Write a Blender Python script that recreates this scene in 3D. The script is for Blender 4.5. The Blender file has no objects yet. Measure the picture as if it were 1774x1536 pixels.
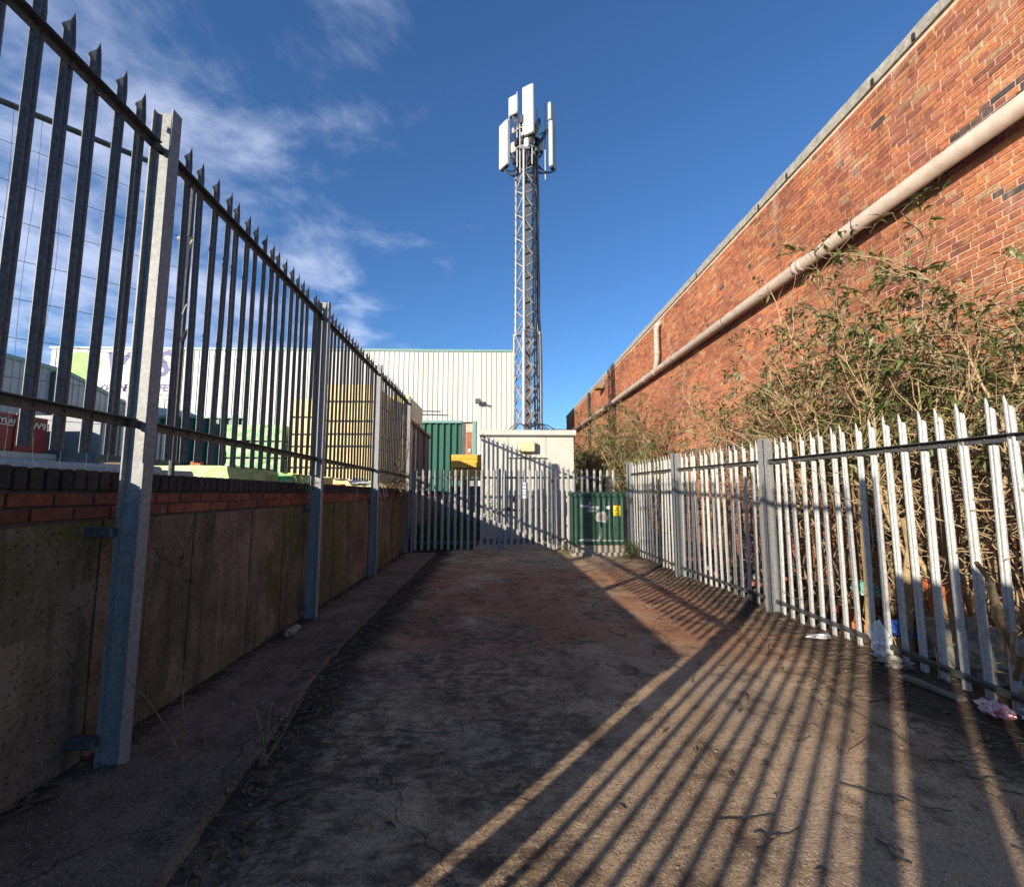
import bpy, math, random
import numpy as np
from mathutils import Vector, Matrix, noise as mn

random.seed(7)
rng = np.random.default_rng(7)
S = bpy.context.scene
COL = S.collection
R = math.radians
PI = math.pi

# ------------------------------------------------------------------ camera
FPX, IW, IH = 770.0, 1774.0, 1536.0
cam_d = bpy.data.cameras.new('camera')
cam_d.sensor_width = 36.0
cam_d.sensor_fit = 'HORIZONTAL'
cam_d.lens = FPX / IW * 36.0
cam_d.clip_start = 0.05
cam_d.clip_end = 2000
cam = bpy.data.objects.new('camera', cam_d)
COL.objects.link(cam)
CAM_YAW, CAM_PITCH = math.atan(19 / FPX), math.atan(79 / FPX)
cam.location = (0, 0, 1.5)
cam.rotation_euler = (PI / 2 + CAM_PITCH, 0, -CAM_YAW)
S.camera = cam

# ------------------------------------------------------------------ sky, sun, exposure
SUN_AZ, SUN_EL = R(41), R(15.3)        # light travels towards +X +Y at SUN_AZ from +Y
w = bpy.data.worlds.new('World')
S.world = w
w.use_nodes = True
nt = w.node_tree
for n in list(nt.nodes):
    nt.nodes.remove(n)
out = nt.nodes.new('ShaderNodeOutputWorld')
bg = nt.nodes.new('ShaderNodeBackground')
sky = nt.nodes.new('ShaderNodeTexSky')
sky.sky_type = 'NISHITA'
sky.sun_disc = False
sky.sun_elevation = SUN_EL
sky.sun_rotation = PI + SUN_AZ
sky.air_density = 1.0
sky.dust_density = 0.15
sky.ozone_density = 3.0
bg.inputs['Strength'].default_value = 0.085
tc = nt.nodes.new('ShaderNodeTexCoord')
sep = nt.nodes.new('ShaderNodeSeparateXYZ')
nt.links.new(tc.outputs['Generated'], sep.inputs[0])


def wmath(op, a, b=None, c=None):
    m = nt.nodes.new('ShaderNodeMath')
    m.operation = op
    for i, v in enumerate((a, b, c)):
        if v is None:
            continue
        if isinstance(v, (int, float)):
            m.inputs[i].default_value = v
        else:
            nt.links.new(v, m.inputs[i])
    return m.outputs[0]


# a thin cloud sheet: noise laid on a plane high above
zc = wmath('MAXIMUM', sep.outputs['Z'], 0.02)
zc = wmath('ADD', zc, 0.12)
cu = wmath('DIVIDE', sep.outputs['X'], zc)
cv = wmath('DIVIDE', sep.outputs['Y'], zc)
comb = nt.nodes.new('ShaderNodeCombineXYZ')
nt.links.new(cu, comb.inputs[0])
nt.links.new(cv, comb.inputs[1])
comb.inputs[2].default_value = 0.35


def wnoise(scale, detail, rough, dist=0.0):
    n = nt.nodes.new('ShaderNodeTexNoise')
    n.inputs['Scale'].default_value = scale
    n.inputs['Detail'].default_value = detail
    n.inputs['Roughness'].default_value = rough
    n.inputs['Distortion'].default_value = dist
    nt.links.new(comb.outputs[0], n.inputs['Vector'])
    return n.outputs['Fac']


big = wnoise(0.9, 2.0, 0.5, 0.2)
fine = wnoise(2.7, 10.0, 0.60, 0.25)
# the cloud field lies to the west (the -X side) and thins out eastwards
west = nt.nodes.new('ShaderNodeMapRange')
west.inputs['From Min'].default_value = 0.47
west.inputs['From Max'].default_value = -1.15
west.inputs['To Min'].default_value = -0.20
west.inputs['To Max'].default_value = 0.16
nt.links.new(cu, west.inputs['Value'])
cs = wmath('ADD', wmath('MULTIPLY', big, 0.40), wmath('MULTIPLY', fine, 0.68))
cs = wmath('ADD', cs, west.outputs[0])
cr = nt.nodes.new('ShaderNodeMapRange')
cr.interpolation_type = 'SMOOTHSTEP'
cr.inputs['From Min'].default_value = 0.545
cr.inputs['From Max'].default_value = 0.80
cr.inputs['To Max'].default_value = 0.66
nt.links.new(cs, cr.inputs['Value'])
tint = nt.nodes.new('ShaderNodeMix')
tint.data_type = 'RGBA'
tint.blend_type = 'MULTIPLY'
tint.inputs['Factor'].default_value = 1.0
nt.links.new(sky.outputs[0], tint.inputs['A'])
tint.inputs['B'].default_value = (0.70, 1.03, 1.38, 1)
mix = nt.nodes.new('ShaderNodeMix')
mix.data_type = 'RGBA'
nt.links.new(cr.outputs[0], mix.inputs['Factor'])
nt.links.new(tint.outputs['Result'], mix.inputs['A'])
mix.inputs['B'].default_value = (6.4, 7.0, 9.0, 1)
nt.links.new(mix.outputs['Result'], bg.inputs['Color'])
nt.links.new(bg.outputs[0], out.inputs[0])

sun_d = bpy.data.lights.new('sun', 'SUN')
sun_d.energy = 5.0
sun_d.angle = R(0.4)
sun_d.color = (1.0, 0.90, 0.75)
sun = bpy.data.objects.new('sun', sun_d)
COL.objects.link(sun)
ldir = Vector((math.sin(SUN_AZ) * math.cos(SUN_EL), math.cos(SUN_AZ) * math.cos(SUN_EL), -math.sin(SUN_EL)))
sun.rotation_euler = ldir.to_track_quat('-Z', 'Y').to_euler()
sun.location = (-20, -20, 20)

vs = S.view_settings
vs.view_transform = 'Standard'
vs.look = 'None'
vs.gamma = 1
vs.use_curve_mapping = False
vs.exposure = 0.70
S.render.engine = 'CYCLES'
S.cycles.max_bounces = 6


# ------------------------------------------------------------------ materials
def mat(name, col, rough=0.7, metal=0.0, var=0.0, vscale=6.0, col2=None, bump=0.0, bscale=40.0,
        attr=False, trans=0.0, spec=0.5, stretch=(1, 1, 1), detail=5.0, grime=None):
    """Procedural material: base colour varied by noise, fine bump; attr=True multiplies by face colour 'tint'."""
    m = bpy.data.materials.new(name)
    m.use_nodes = True
    t = m.node_tree
    b = t.nodes['Principled BSDF']
    b.inputs['Roughness'].default_value = rough
    b.inputs['Metallic'].default_value = metal
    b.inputs['Specular IOR Level'].default_value = spec
    co = t.nodes.new('ShaderNodeTexCoord')
    mp = t.nodes.new('ShaderNodeMapping')
    mp.inputs['Scale'].default_value = stretch
    geo = t.nodes.new('ShaderNodeNewGeometry')
    t.links.new(geo.outputs['Position'], mp.inputs['Vector'])
    vec = mp.outputs[0]
    if attr:
        a = t.nodes.new('ShaderNodeAttribute')
        a.attribute_name = 'tint'
        base = a.outputs['Color']
    else:
        rgb = t.nodes.new('ShaderNodeRGB')
        rgb.outputs[0].default_value = (*col, 1)
        base = rgb.outputs[0]
    if var > 0 or col2 is not None:
        n = t.nodes.new('ShaderNodeTexNoise')
        n.inputs['Scale'].default_value = vscale
        n.inputs['Detail'].default_value = detail
        n.inputs['Roughness'].default_value = 0.62
        t.links.new(vec, n.inputs['Vector'])
        rp = t.nodes.new('ShaderNodeMapRange')
        rp.inputs['From Min'].default_value = 0.32
        rp.inputs['From Max'].default_value = 0.68
        t.links.new(n.outputs['Fac'], rp.inputs['Value'])
        if col2 is not None:
            mx = t.nodes.new('ShaderNodeMix')
            mx.data_type = 'RGBA'
            t.links.new(rp.outputs[0], mx.inputs['Factor'])
            t.links.new(base, mx.inputs['A'])
            mx.inputs['B'].default_value = (*col2, 1)
            base = mx.outputs['Result']
        if var > 0:
            v2 = t.nodes.new('ShaderNodeMapRange')
            v2.inputs['To Min'].default_value = 1 - var
            v2.inputs['To Max'].default_value = 1 + var
            n2 = t.nodes.new('ShaderNodeTexNoise')
            n2.inputs['Scale'].default_value = vscale * 2.3
            n2.inputs['Detail'].default_value = 6
            t.links.new(vec, n2.inputs['Vector'])
            v2.inputs['From Min'].default_value = 0.3
            v2.inputs['From Max'].default_value = 0.7
            t.links.new(n2.outputs['Fac'], v2.inputs['Value'])
            mu = t.nodes.new('ShaderNodeMix')
            mu.data_type = 'RGBA'
            mu.blend_type = 'MULTIPLY'
            mu.inputs['Factor'].default_value = 1
            t.links.new(base, mu.inputs['A'])
            cc = t.nodes.new('ShaderNodeCombineColor')
            for i in range(3):
                t.links.new(v2.outputs[0], cc.inputs[i])
            t.links.new(cc.outputs[0], mu.inputs['B'])
            base = mu.outputs['Result']
    if grime is not None:          # (colour, scale, threshold): blotches of dirt
        n3 = t.nodes.new('ShaderNodeTexNoise')
        n3.inputs['Scale'].default_value = grime[1]
        n3.inputs['Detail'].default_value = 8
        n3.inputs['Roughness'].default_value = 0.7
        t.links.new(vec, n3.inputs['Vector'])
        r3 = t.nodes.new('ShaderNodeMapRange')
        r3.interpolation_type = 'SMOOTHSTEP'
        r3.inputs['From Min'].default_value = grime[2]
        r3.inputs['From Max'].default_value = grime[2] + 0.14
        t.links.new(n3.outputs['Fac'], r3.inputs['Value'])
        m3 = t.nodes.new('ShaderNodeMix')
        m3.data_type = 'RGBA'
        t.links.new(r3.outputs[0], m3.inputs['Factor'])
        t.links.new(base, m3.inputs['A'])
        m3.inputs['B'].default_value = (*grime[0], 1)
        base = m3.outputs['Result']
    t.links.new(base, b.inputs['Base Color'])
    if bump > 0:
        nb = t.nodes.new('ShaderNodeTexNoise')
        nb.inputs['Scale'].default_value = bscale
        nb.inputs['Detail'].default_value = 6
        nb.inputs['Roughness'].default_value = 0.65
        t.links.new(vec, nb.inputs['Vector'])
        bp = t.nodes.new('ShaderNodeBump')
        bp.inputs['Strength'].default_value = 1.0
        bp.inputs['Distance'].default_value = bump
        t.links.new(nb.outputs['Fac'], bp.inputs['Height'])
        t.links.new(bp.outputs[0], b.inputs['Normal'])
    if trans > 0:                   # leaves: some light comes through
        tr = t.nodes.new('ShaderNodeBsdfTranslucent')
        t.links.new(base, tr.inputs['Color'])
        ms = t.nodes.new('ShaderNodeMixShader')
        ms.inputs['Fac'].default_value = trans
        t.links.new(b.outputs[0], ms.inputs[1])
        t.links.new(tr.outputs[0], ms.inputs[2])
        t.links.new(ms.outputs[0], t.nodes['Material Output'].inputs['Surface'])
    return m


M = dict(
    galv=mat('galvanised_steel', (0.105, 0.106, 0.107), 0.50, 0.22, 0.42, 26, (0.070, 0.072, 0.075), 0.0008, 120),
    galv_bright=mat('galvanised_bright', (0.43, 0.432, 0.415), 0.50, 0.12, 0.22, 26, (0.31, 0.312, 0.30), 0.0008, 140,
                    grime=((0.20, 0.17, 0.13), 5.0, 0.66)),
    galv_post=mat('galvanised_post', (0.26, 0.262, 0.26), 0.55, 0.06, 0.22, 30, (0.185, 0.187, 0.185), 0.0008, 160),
    mortar=mat('mortar', (0.66, 0.48, 0.35), 0.95, 0, 0.2, 7, (0.54, 0.385, 0.275), 0.002, 120),
    mortar_dark=mat('mortar_dark', (0.10, 0.085, 0.075), 0.95, 0, 0.2, 12, None, 0.004, 100),
    coping_con=mat('coping_concrete', (0.38, 0.35, 0.29), 0.92, 0, 0.22, 10, (0.25, 0.235, 0.20), 0.006, 45,
                   grime=((0.07, 0.065, 0.055), 6.0, 0.60)),
    pipe=mat('pink_pipe', (0.47, 0.375, 0.305), 0.6, 0, 0.12, 4, (0.38, 0.30, 0.24), 0.001, 60,
             grime=((0.20, 0.145, 0.105), 2.6, 0.58)),
    cream=mat('cream_cladding', (0.54, 0.535, 0.495), 0.5, 0, 0.07, 0.8, (0.49, 0.48, 0.44), 0, 1, stretch=(1, 1, 0.15)),
    teal=mat('teal_trim', (0.16, 0.30, 0.27), 0.5),
    grit=mat('grit', (0.26, 0.21, 0.16), 0.95, 0, 0.3, 20),
    box_shaded=mat('box_shaded', (0.17, 0.185, 0.20), 0.5, 0, 0.1, 2),  # cladding grey darkened to paint shade into the box body
    scuff=mat('worn_primer', (0.42, 0.42, 0.40), 0.7, 0, 0.25, 14, (0.30, 0.31, 0.29)),
    grey_clad=mat('grey_cladding', (0.36, 0.38, 0.39), 0.5, 0, 0.08, 0.7),
    green_door=mat('green_sheet', (0.018, 0.10, 0.065), 0.42, 0, 0.12, 3),
    dark=mat('dark_void', (0.02, 0.02, 0.02), 0.8),
    cabin=mat('cabin_paint', (0.53, 0.51, 0.45), 0.5, 0, 0.05, 2.0, (0.49, 0.47, 0.41), 0.0005, 30,
              grime=((0.38, 0.34, 0.26), 3.0, 0.70)),
    vent=mat('vent_cream', (0.60, 0.52, 0.30), 0.5, 0, 0.05, 8),
    cab_green=mat('cabinet_green', (0.028, 0.075, 0.046), 0.42, 0, 0.2, 5, (0.035, 0.088, 0.055), 0.0006, 50,
                  grime=((0.34, 0.34, 0.32), 2.6, 0.585)),
    con_base=mat('rough_concrete', (0.36, 0.32, 0.26), 0.95, 0, 0.25, 8, (0.25, 0.22, 0.17), 0.008, 40),
    yellow=mat('yellow_wrap', (0.74, 0.57, 0.22), 0.45, 0, 0.10, 4, (0.68, 0.50, 0.17), 0.006, 9),
    amber=mat('amber_board', (0.72, 0.36, 0.035), 0.5, 0, 0.08, 4, None, 0.002, 20),
    green_wrap=mat('green_wrap', (0.16, 0.46, 0.17), 0.35, 0, 0.25, 7, (0.36, 0.56, 0.22), 0.02, 14),
    lime_wrap=mat('lime_wrap', (0.42, 0.58, 0.20), 0.35, 0, 0.2, 7, (0.52, 0.62, 0.30), 0.02, 14),
    wood=mat('weathered_wood', (0.28, 0.19, 0.105), 0.85, 0, 0.25, 7, (0.20, 0.14, 0.085), 0.003, 50, stretch=(1, 1, 0.25)),
    stem=mat('dry_stem', (0.26, 0.17, 0.085), 0.85, 0, 0.3, 12, (0.15, 0.095, 0.05), 0.002, 60),
    stem_pale=mat('pale_stem', (0.42, 0.31, 0.17), 0.85, 0, 0.2, 12, (0.30, 0.21, 0.11)),
    leaf=mat('bush_leaf', (0.060, 0.095, 0.030), 0.42, 0, 0.35, 7, None, attr=True, trans=0.25),
    dead_leaf=mat('dead_leaf', (0.15, 0.095, 0.05), 0.8, 0, 0.4, 9, (0.08, 0.052, 0.03)),
    dark_twig=mat('dark_twig', (0.15, 0.10, 0.06), 0.85, 0, 0.4, 9, (0.06, 0.042, 0.028)),
    white=mat('antenna_white', (0.52, 0.51, 0.48), 0.45, 0, 0.03, 3),
    cable=mat('black_cable', (0.012, 0.012, 0.014), 0.5),
    steel=mat('mast_steel', (0.33, 0.34, 0.345), 0.5, 0.2, 0.1, 6),
    red=mat('red_paint', (0.22, 0.014, 0.014), 0.45, 0, 0.15, 3),
    orange=mat('orange_paint', (0.60, 0.15, 0.02), 0.5, 0, 0.1, 5),
    blue=mat('blue_plastic', (0.02, 0.07, 0.32), 0.4, 0, 0.1, 8, None, 0.01, 25),
    white_bag=mat('white_plastic', (0.66, 0.66, 0.64), 0.4, 0, 0.08, 12, None, 0.006, 40),
    teal_bag=mat('teal_plastic', (0.20, 0.45, 0.37), 0.45, 0, 0.15, 10, None, 0.006, 40),
    terracotta=mat('terracotta', (0.50, 0.15, 0.06), 0.8, 0, 0.1, 9),
    purple=mat('purple_print', (0.10, 0.075, 0.24), 0.6),
    lime=mat('lime_print', (0.16, 0.42, 0.06), 0.6, 0, 0.3, 0.9, (0.30, 0.52, 0.12)),
    yellow_sign=mat('yellow_label', (0.80, 0.58, 0.02), 0.5),
    white_sign=mat('white_label', (0.75, 0.75, 0.73), 0.5),
    black=mat('black_print', (0.015, 0.015, 0.015), 0.6),
    cream_print=mat('cream_print', (0.74, 0.66, 0.44), 0.6),
    soil=mat('soil', (0.085, 0.055, 0.036), 0.97, 0, 0.35, 9, (0.13, 0.09, 0.06), 0.02, 40),
    yard=mat('yard_concrete', (0.22, 0.20, 0.175), 0.95, 0, 0.2, 2),
    earth=mat('earth', (0.10, 0.085, 0.06), 0.97, 0, 0.3, 0.6, (0.07, 0.075, 0.035)),
    grass=mat('weed_leaf', (0.05, 0.10, 0.02), 0.6, 0, 0.35, 6, (0.09, 0.12, 0.03), trans=0.3),
    foil=mat('printed_foil', (0.60, 0.60, 0.60), 0.3, 0.5, 0.2, 14, (0.55, 0.12, 0.16)),
    roofing=mat('grey_roof', (0.17, 0.20, 0.22), 0.6, 0, 0.1, 1),
    panel_a=mat('hoarding_pale', (0.40, 0.35, 0.27), 0.8, 0, 0.25, 2.5, (0.27, 0.22, 0.16)),
    panel_b=mat('hoarding_sunlit', (0.62, 0.60, 0.60), 0.7, 0, 0.2, 2.2, (0.55, 0.42, 0.40)),  # white sheet, brightened to paint in sunlight its face never gets
    panel_c=mat('hoarding_grey', (0.085, 0.09, 0.095), 0.7, 0, 0.2, 2.5),
)


class Kit:
    """small node toolkit for materials laid out in world metres"""

    def __init__(self, name, rough=0.93):
        self.m = bpy.data.materials.new(name)
        self.m.use_nodes = True
        self.t = self.m.node_tree
        self.b = self.t.nodes['Principled BSDF']
        self.b.inputs['Roughness'].default_value = rough
        self.b.inputs['Specular IOR Level'].default_value = 0.3
        geo = self.t.nodes.new('ShaderNodeNewGeometry')
        self.pos = geo.outputs['Position']
        sp = self.t.nodes.new('ShaderNodeSeparateXYZ')
        self.t.links.new(self.pos, sp.inputs[0])
        self.x, self.y, self.z = sp.outputs

    def nz(self, scale, detail=6, rough=0.6, st=(1, 1, 1), off=0.0):
        mp = self.t.nodes.new('ShaderNodeMapping')
        mp.inputs['Scale'].default_value = st
        mp.inputs['Location'].default_value = (off, off, off)
        self.t.links.new(self.pos, mp.inputs['Vector'])
        n = self.t.nodes.new('ShaderNodeTexNoise')
        n.inputs['Scale'].default_value = scale
        n.inputs['Detail'].default_value = detail
        n.inputs['Roughness'].default_value = rough
        self.t.links.new(mp.outputs[0], n.inputs['Vector'])
        return n.outputs['Fac']

    def rg(self, v, a, c, lo=0.0, hi=1.0):
        r_ = self.t.nodes.new('ShaderNodeMapRange')
        r_.interpolation_type = 'SMOOTHSTEP'
        for k_, val in (('From Min', a), ('From Max', c), ('To Min', lo), ('To Max', hi)):
            r_.inputs[k_].default_value = val
        self.t.links.new(v, r_.inputs['Value'])
        return r_.outputs[0]

    def op(self, o_, a, c):
        k = self.t.nodes.new('ShaderNodeMath')
        k.operation = o_
        for i, v in enumerate((a, c)):
            if isinstance(v, (int, float)):
                k.inputs[i].default_value = v
            else:
                self.t.links.new(v, k.inputs[i])
        return k.outputs[0]

    def mix(self, fac, a, c):
        k = self.t.nodes.new('ShaderNodeMix')
        k.data_type = 'RGBA'
        self.t.links.new(fac, k.inputs['Factor'])
        for nm, v in (('A', a), ('B', c)):
            if isinstance(v, tuple):
                k.inputs[nm].default_value = (*v, 1)
            else:
                self.t.links.new(v, k.inputs[nm])
        return k.outputs['Result']

    def cracks(self, scale, width, warp=0.5):
        v = self.t.nodes.new('ShaderNodeTexVoronoi')
        v.feature = 'DISTANCE_TO_EDGE'
        v.inputs['Scale'].default_value = scale
        nv = self.t.nodes.new('ShaderNodeTexNoise')
        nv.inputs['Scale'].default_value = 2.5
        nv.inputs['Detail'].default_value = 6
        self.t.links.new(self.pos, nv.inputs['Vector'])
        sc = self.t.nodes.new('ShaderNodeVectorMath')
        sc.operation = 'SCALE'
        sc.inputs['Scale'].default_value = warp
        self.t.links.new(nv.outputs['Color'], sc.inputs[0])
        ad = self.t.nodes.new('ShaderNodeVectorMath')
        ad.operation = 'ADD'
        self.t.links.new(self.pos, ad.inputs[0])
        self.t.links.new(sc.outputs[0], ad.inputs[1])
        self.t.links.new(ad.outputs[0], v.inputs['Vector'])
        return self.rg(v.outputs['Distance'], width, width * 0.3)

    def done(self, col, height, dist):
        self.t.links.new(col, self.b.inputs['Base Color'])
        bp = self.t.nodes.new('ShaderNodeBump')
        bp.inputs['Distance'].default_value = dist
        self.t.links.new(height, bp.inputs['Height'])
        self.t.links.new(bp.outputs[0], self.b.inputs['Normal'])
        return self.m


def lane_material():
    k = Kit('lane_concrete')
    x, y = k.x, k.y
    c = k.mix(k.rg(k.nz(1.5, 10, 0.7), 0.38, 0.62), (0.64, 0.435, 0.255), (0.33, 0.205, 0.112))
    c = k.mix(k.rg(k.nz(0.7, 4, 0.5, off=3.0), 0.45, 0.62), c, (0.46, 0.315, 0.20))
    # exposed aggregate: pale and dark stones
    c = k.mix(k.rg(k.nz(110, 3, 0.6), 0.54, 0.68), c, (0.72, 0.58, 0.42))
    c = k.mix(k.rg(k.nz(62, 5, 0.7), 0.53, 0.67), c, (0.14, 0.09, 0.058))
    # red-brown mud washed across the middle of the lane
    red = k.op('MULTIPLY', k.rg(y, 3.4, 4.9), k.rg(y, 9.6, 7.4))
    red = k.op('MULTIPLY', red, k.rg(k.nz(1.1, 9, 0.68), 0.33, 0.55))
    c = k.mix(k.op('MULTIPLY', red, 0.85), c, (0.40, 0.165, 0.080))
    # black algae in broken ridges, deepened to paint shade into the left half
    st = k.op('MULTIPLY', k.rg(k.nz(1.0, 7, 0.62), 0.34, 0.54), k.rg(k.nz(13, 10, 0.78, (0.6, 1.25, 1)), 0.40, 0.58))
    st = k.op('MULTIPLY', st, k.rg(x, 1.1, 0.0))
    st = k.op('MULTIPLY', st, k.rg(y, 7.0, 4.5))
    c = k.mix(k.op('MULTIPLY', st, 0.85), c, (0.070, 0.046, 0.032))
    # damp grime along the gutter, soil along the right-hand fence
    gl = k.op('ADD', x, k.op('MULTIPLY', k.nz(1.6, 9, 0.7), 0.75))
    c = k.mix(k.rg(gl, -0.62, -0.98), c, (0.050, 0.034, 0.025))
    gr = k.op('ADD', x, k.op('MULTIPLY', k.nz(1.3, 9, 0.7), 0.9))
    c = k.mix(k.rg(gr, 3.05, 3.40), c, (0.095, 0.062, 0.042))
    # thin smears of grime everywhere, a patch repair, hairline cracks
    c = k.mix(k.op('MULTIPLY', k.rg(k.nz(3.2, 10, 0.78, off=7.0), 0.49, 0.63), 0.7), c, (0.10, 0.064, 0.042))
    ck = k.op('MULTIPLY', k.cracks(0.40, 0.0028), k.rg(k.nz(0.6, 3), 0.34, 0.50))
    c = k.mix(k.op('MULTIPLY', ck, 0.5), c, (0.05, 0.036, 0.026))
    h = k.op('ADD', k.nz(75, 5, 0.65), k.op('MULTIPLY', k.nz(14, 9, 0.7, (0.35, 1.6, 1)), 0.9))
    h = k.op('SUBTRACT', h, k.op('MULTIPLY', ck, 0.7))
    return k.done(c, h, 0.020)


def old_wall_material():
    k = Kit('stained_concrete')
    c = k.mix(k.rg(k.nz(1.3, 10, 0.7), 0.36, 0.64), (0.27, 0.195, 0.128), (0.125, 0.088, 0.057))
    # vertical run stains
    c = k.mix(k.op('MULTIPLY', k.rg(k.nz(5.5, 8, 0.7, (1, 1, 0.10)), 0.50, 0.66), 0.75), c, (0.065, 0.045, 0.032))
    c = k.mix(k.op('MULTIPLY', k.rg(k.nz(9, 8, 0.7, (1, 1, 0.07), 4.0), 0.56, 0.66), 0.5), c, (0.33, 0.235, 0.165))
    # moss blooms and scabbed patches
    ms_ = k.op('MULTIPLY', k.rg(k.nz(0.9, 5, 0.55, (1, 1, 0.7), 2.0), 0.43, 0.60), k.rg(k.nz(14, 9, 0.75), 0.36, 0.56))
    c = k.mix(k.op('MULTIPLY', ms_, 0.85), c, (0.095, 0.092, 0.016))
    sc = k.rg(k.nz(2.1, 8, 0.6, off=9.0), 0.60, 0.63)
    c = k.mix(k.op('MULTIPLY', sc, 0.6), c, (0.30, 0.21, 0.15))
    # pits and grit
    pit = k.rg(k.nz(46, 4, 0.6), 0.60, 0.68)
    c = k.mix(k.op('MULTIPLY', pit, 0.7), c, (0.06, 0.045, 0.035))
    c = k.mix(k.op('MULTIPLY', k.rg(k.nz(90, 3, 0.6, off=5.0), 0.60, 0.70), 0.5), c, (0.40, 0.29, 0.21))
    ck = k.op('MULTIPLY', k.cracks(1.1, 0.004, 0.35), k.rg(k.nz(1.1, 3, off=6.0), 0.53, 0.60))
    c = k.mix(ck, c, (0.03, 0.022, 0.018))
    h = k.op('ADD', k.nz(40, 7, 0.7), k.op('MULTIPLY', sc, 0.35))
    h = k.op('SUBTRACT', h, k.op('ADD', pit, ck))
    return k.done(c, h, 0.012)


def path_material():
    k = Kit('path_concrete')
    c = k.mix(k.rg(k.nz(1.4, 10, 0.7), 0.37, 0.63), (0.26, 0.170, 0.110), (0.125, 0.078, 0.050))
    c = k.mix(k.op('MULTIPLY', k.rg(k.nz(4.5, 10, 0.75, off=2.0), 0.50, 0.64), 0.75), c, (0.075, 0.05, 0.037))
    c = k.mix(k.rg(k.nz(80, 4, 0.65), 0.55, 0.68), c, (0.42, 0.32, 0.24))
    c = k.mix(k.rg(k.nz(55, 4, 0.65, off=3.0), 0.55, 0.68), c, (0.07, 0.05, 0.037))
    gl = k.op('ADD', k.x, k.op('MULTIPLY', k.nz(2.0, 9, 0.7), 0.5))
    c = k.mix(k.rg(gl, -1.88, -2.05), c, (0.05, 0.033, 0.022))
    ck = k.op('MULTIPLY', k.cracks(0.55, 0.0035), k.rg(k.nz(0.9, 3), 0.36, 0.50))
    c = k.mix(k.op('MULTIPLY', ck, 0.5), c, (0.03, 0.022, 0.018))
    h = k.op('SUBTRACT', k.op('ADD', k.nz(60, 6, 0.7), k.op('MULTIPLY', k.nz(9, 8, 0.7), 0.8)), ck)
    return k.done(c, h, 0.014)


def brick_material():
    k = Kit('brick', 0.9)
    a = k.t.nodes.new('ShaderNodeAttribute')
    a.attribute_name = 'tint'

    def scale(col, f):
        m_ = k.t.nodes.new('ShaderNodeMix')
        m_.data_type = 'RGBA'
        m_.blend_type = 'MULTIPLY'
        m_.inputs['Factor'].default_value = 1
        cc_ = k.t.nodes.new('ShaderNodeCombineColor')
        for i in range(3):
            k.t.links.new(f, cc_.inputs[i])
        k.t.links.new(col, m_.inputs['A'])
        k.t.links.new(cc_.outputs[0], m_.inputs['B'])
        return m_.outputs['Result']

    c = scale(a.outputs['Color'], k.rg(k.nz(24, 8, 0.7), 0.28, 0.72, 0.62, 1.36))
    c = scale(c, k.rg(k.nz(0.55, 5, 0.6, off=4.0), 0.30, 0.70, 0.80, 1.18))
    # soot and water runs, lime bloom, chips
    c = k.mix(k.op('MULTIPLY', k.rg(k.nz(2.6, 8, 0.7, (1, 1, 0.13)), 0.55, 0.70), 0.55), c, (0.10, 0.055, 0.038))
    c = k.mix(k.op('MULTIPLY', k.rg(k.nz(1.3, 9, 0.72, (1, 1, 0.5), 6.0), 0.56, 0.70), 0.38), c, (0.55, 0.40, 0.29))
    chip = k.rg(k.nz(34, 4, 0.6, off=2.0), 0.64, 0.70)
    c = k.mix(k.op('MULTIPLY', chip, 0.6), c, (0.13, 0.06, 0.04))
    h = k.op('SUBTRACT', k.nz(60, 6, 0.7), chip)
    return k.done(c, h, 0.006)


M['brick'] = brick_material()
M['con_wall'] = old_wall_material()
M['pave'] = path_material()
M['lane'] = lane_material()


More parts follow.
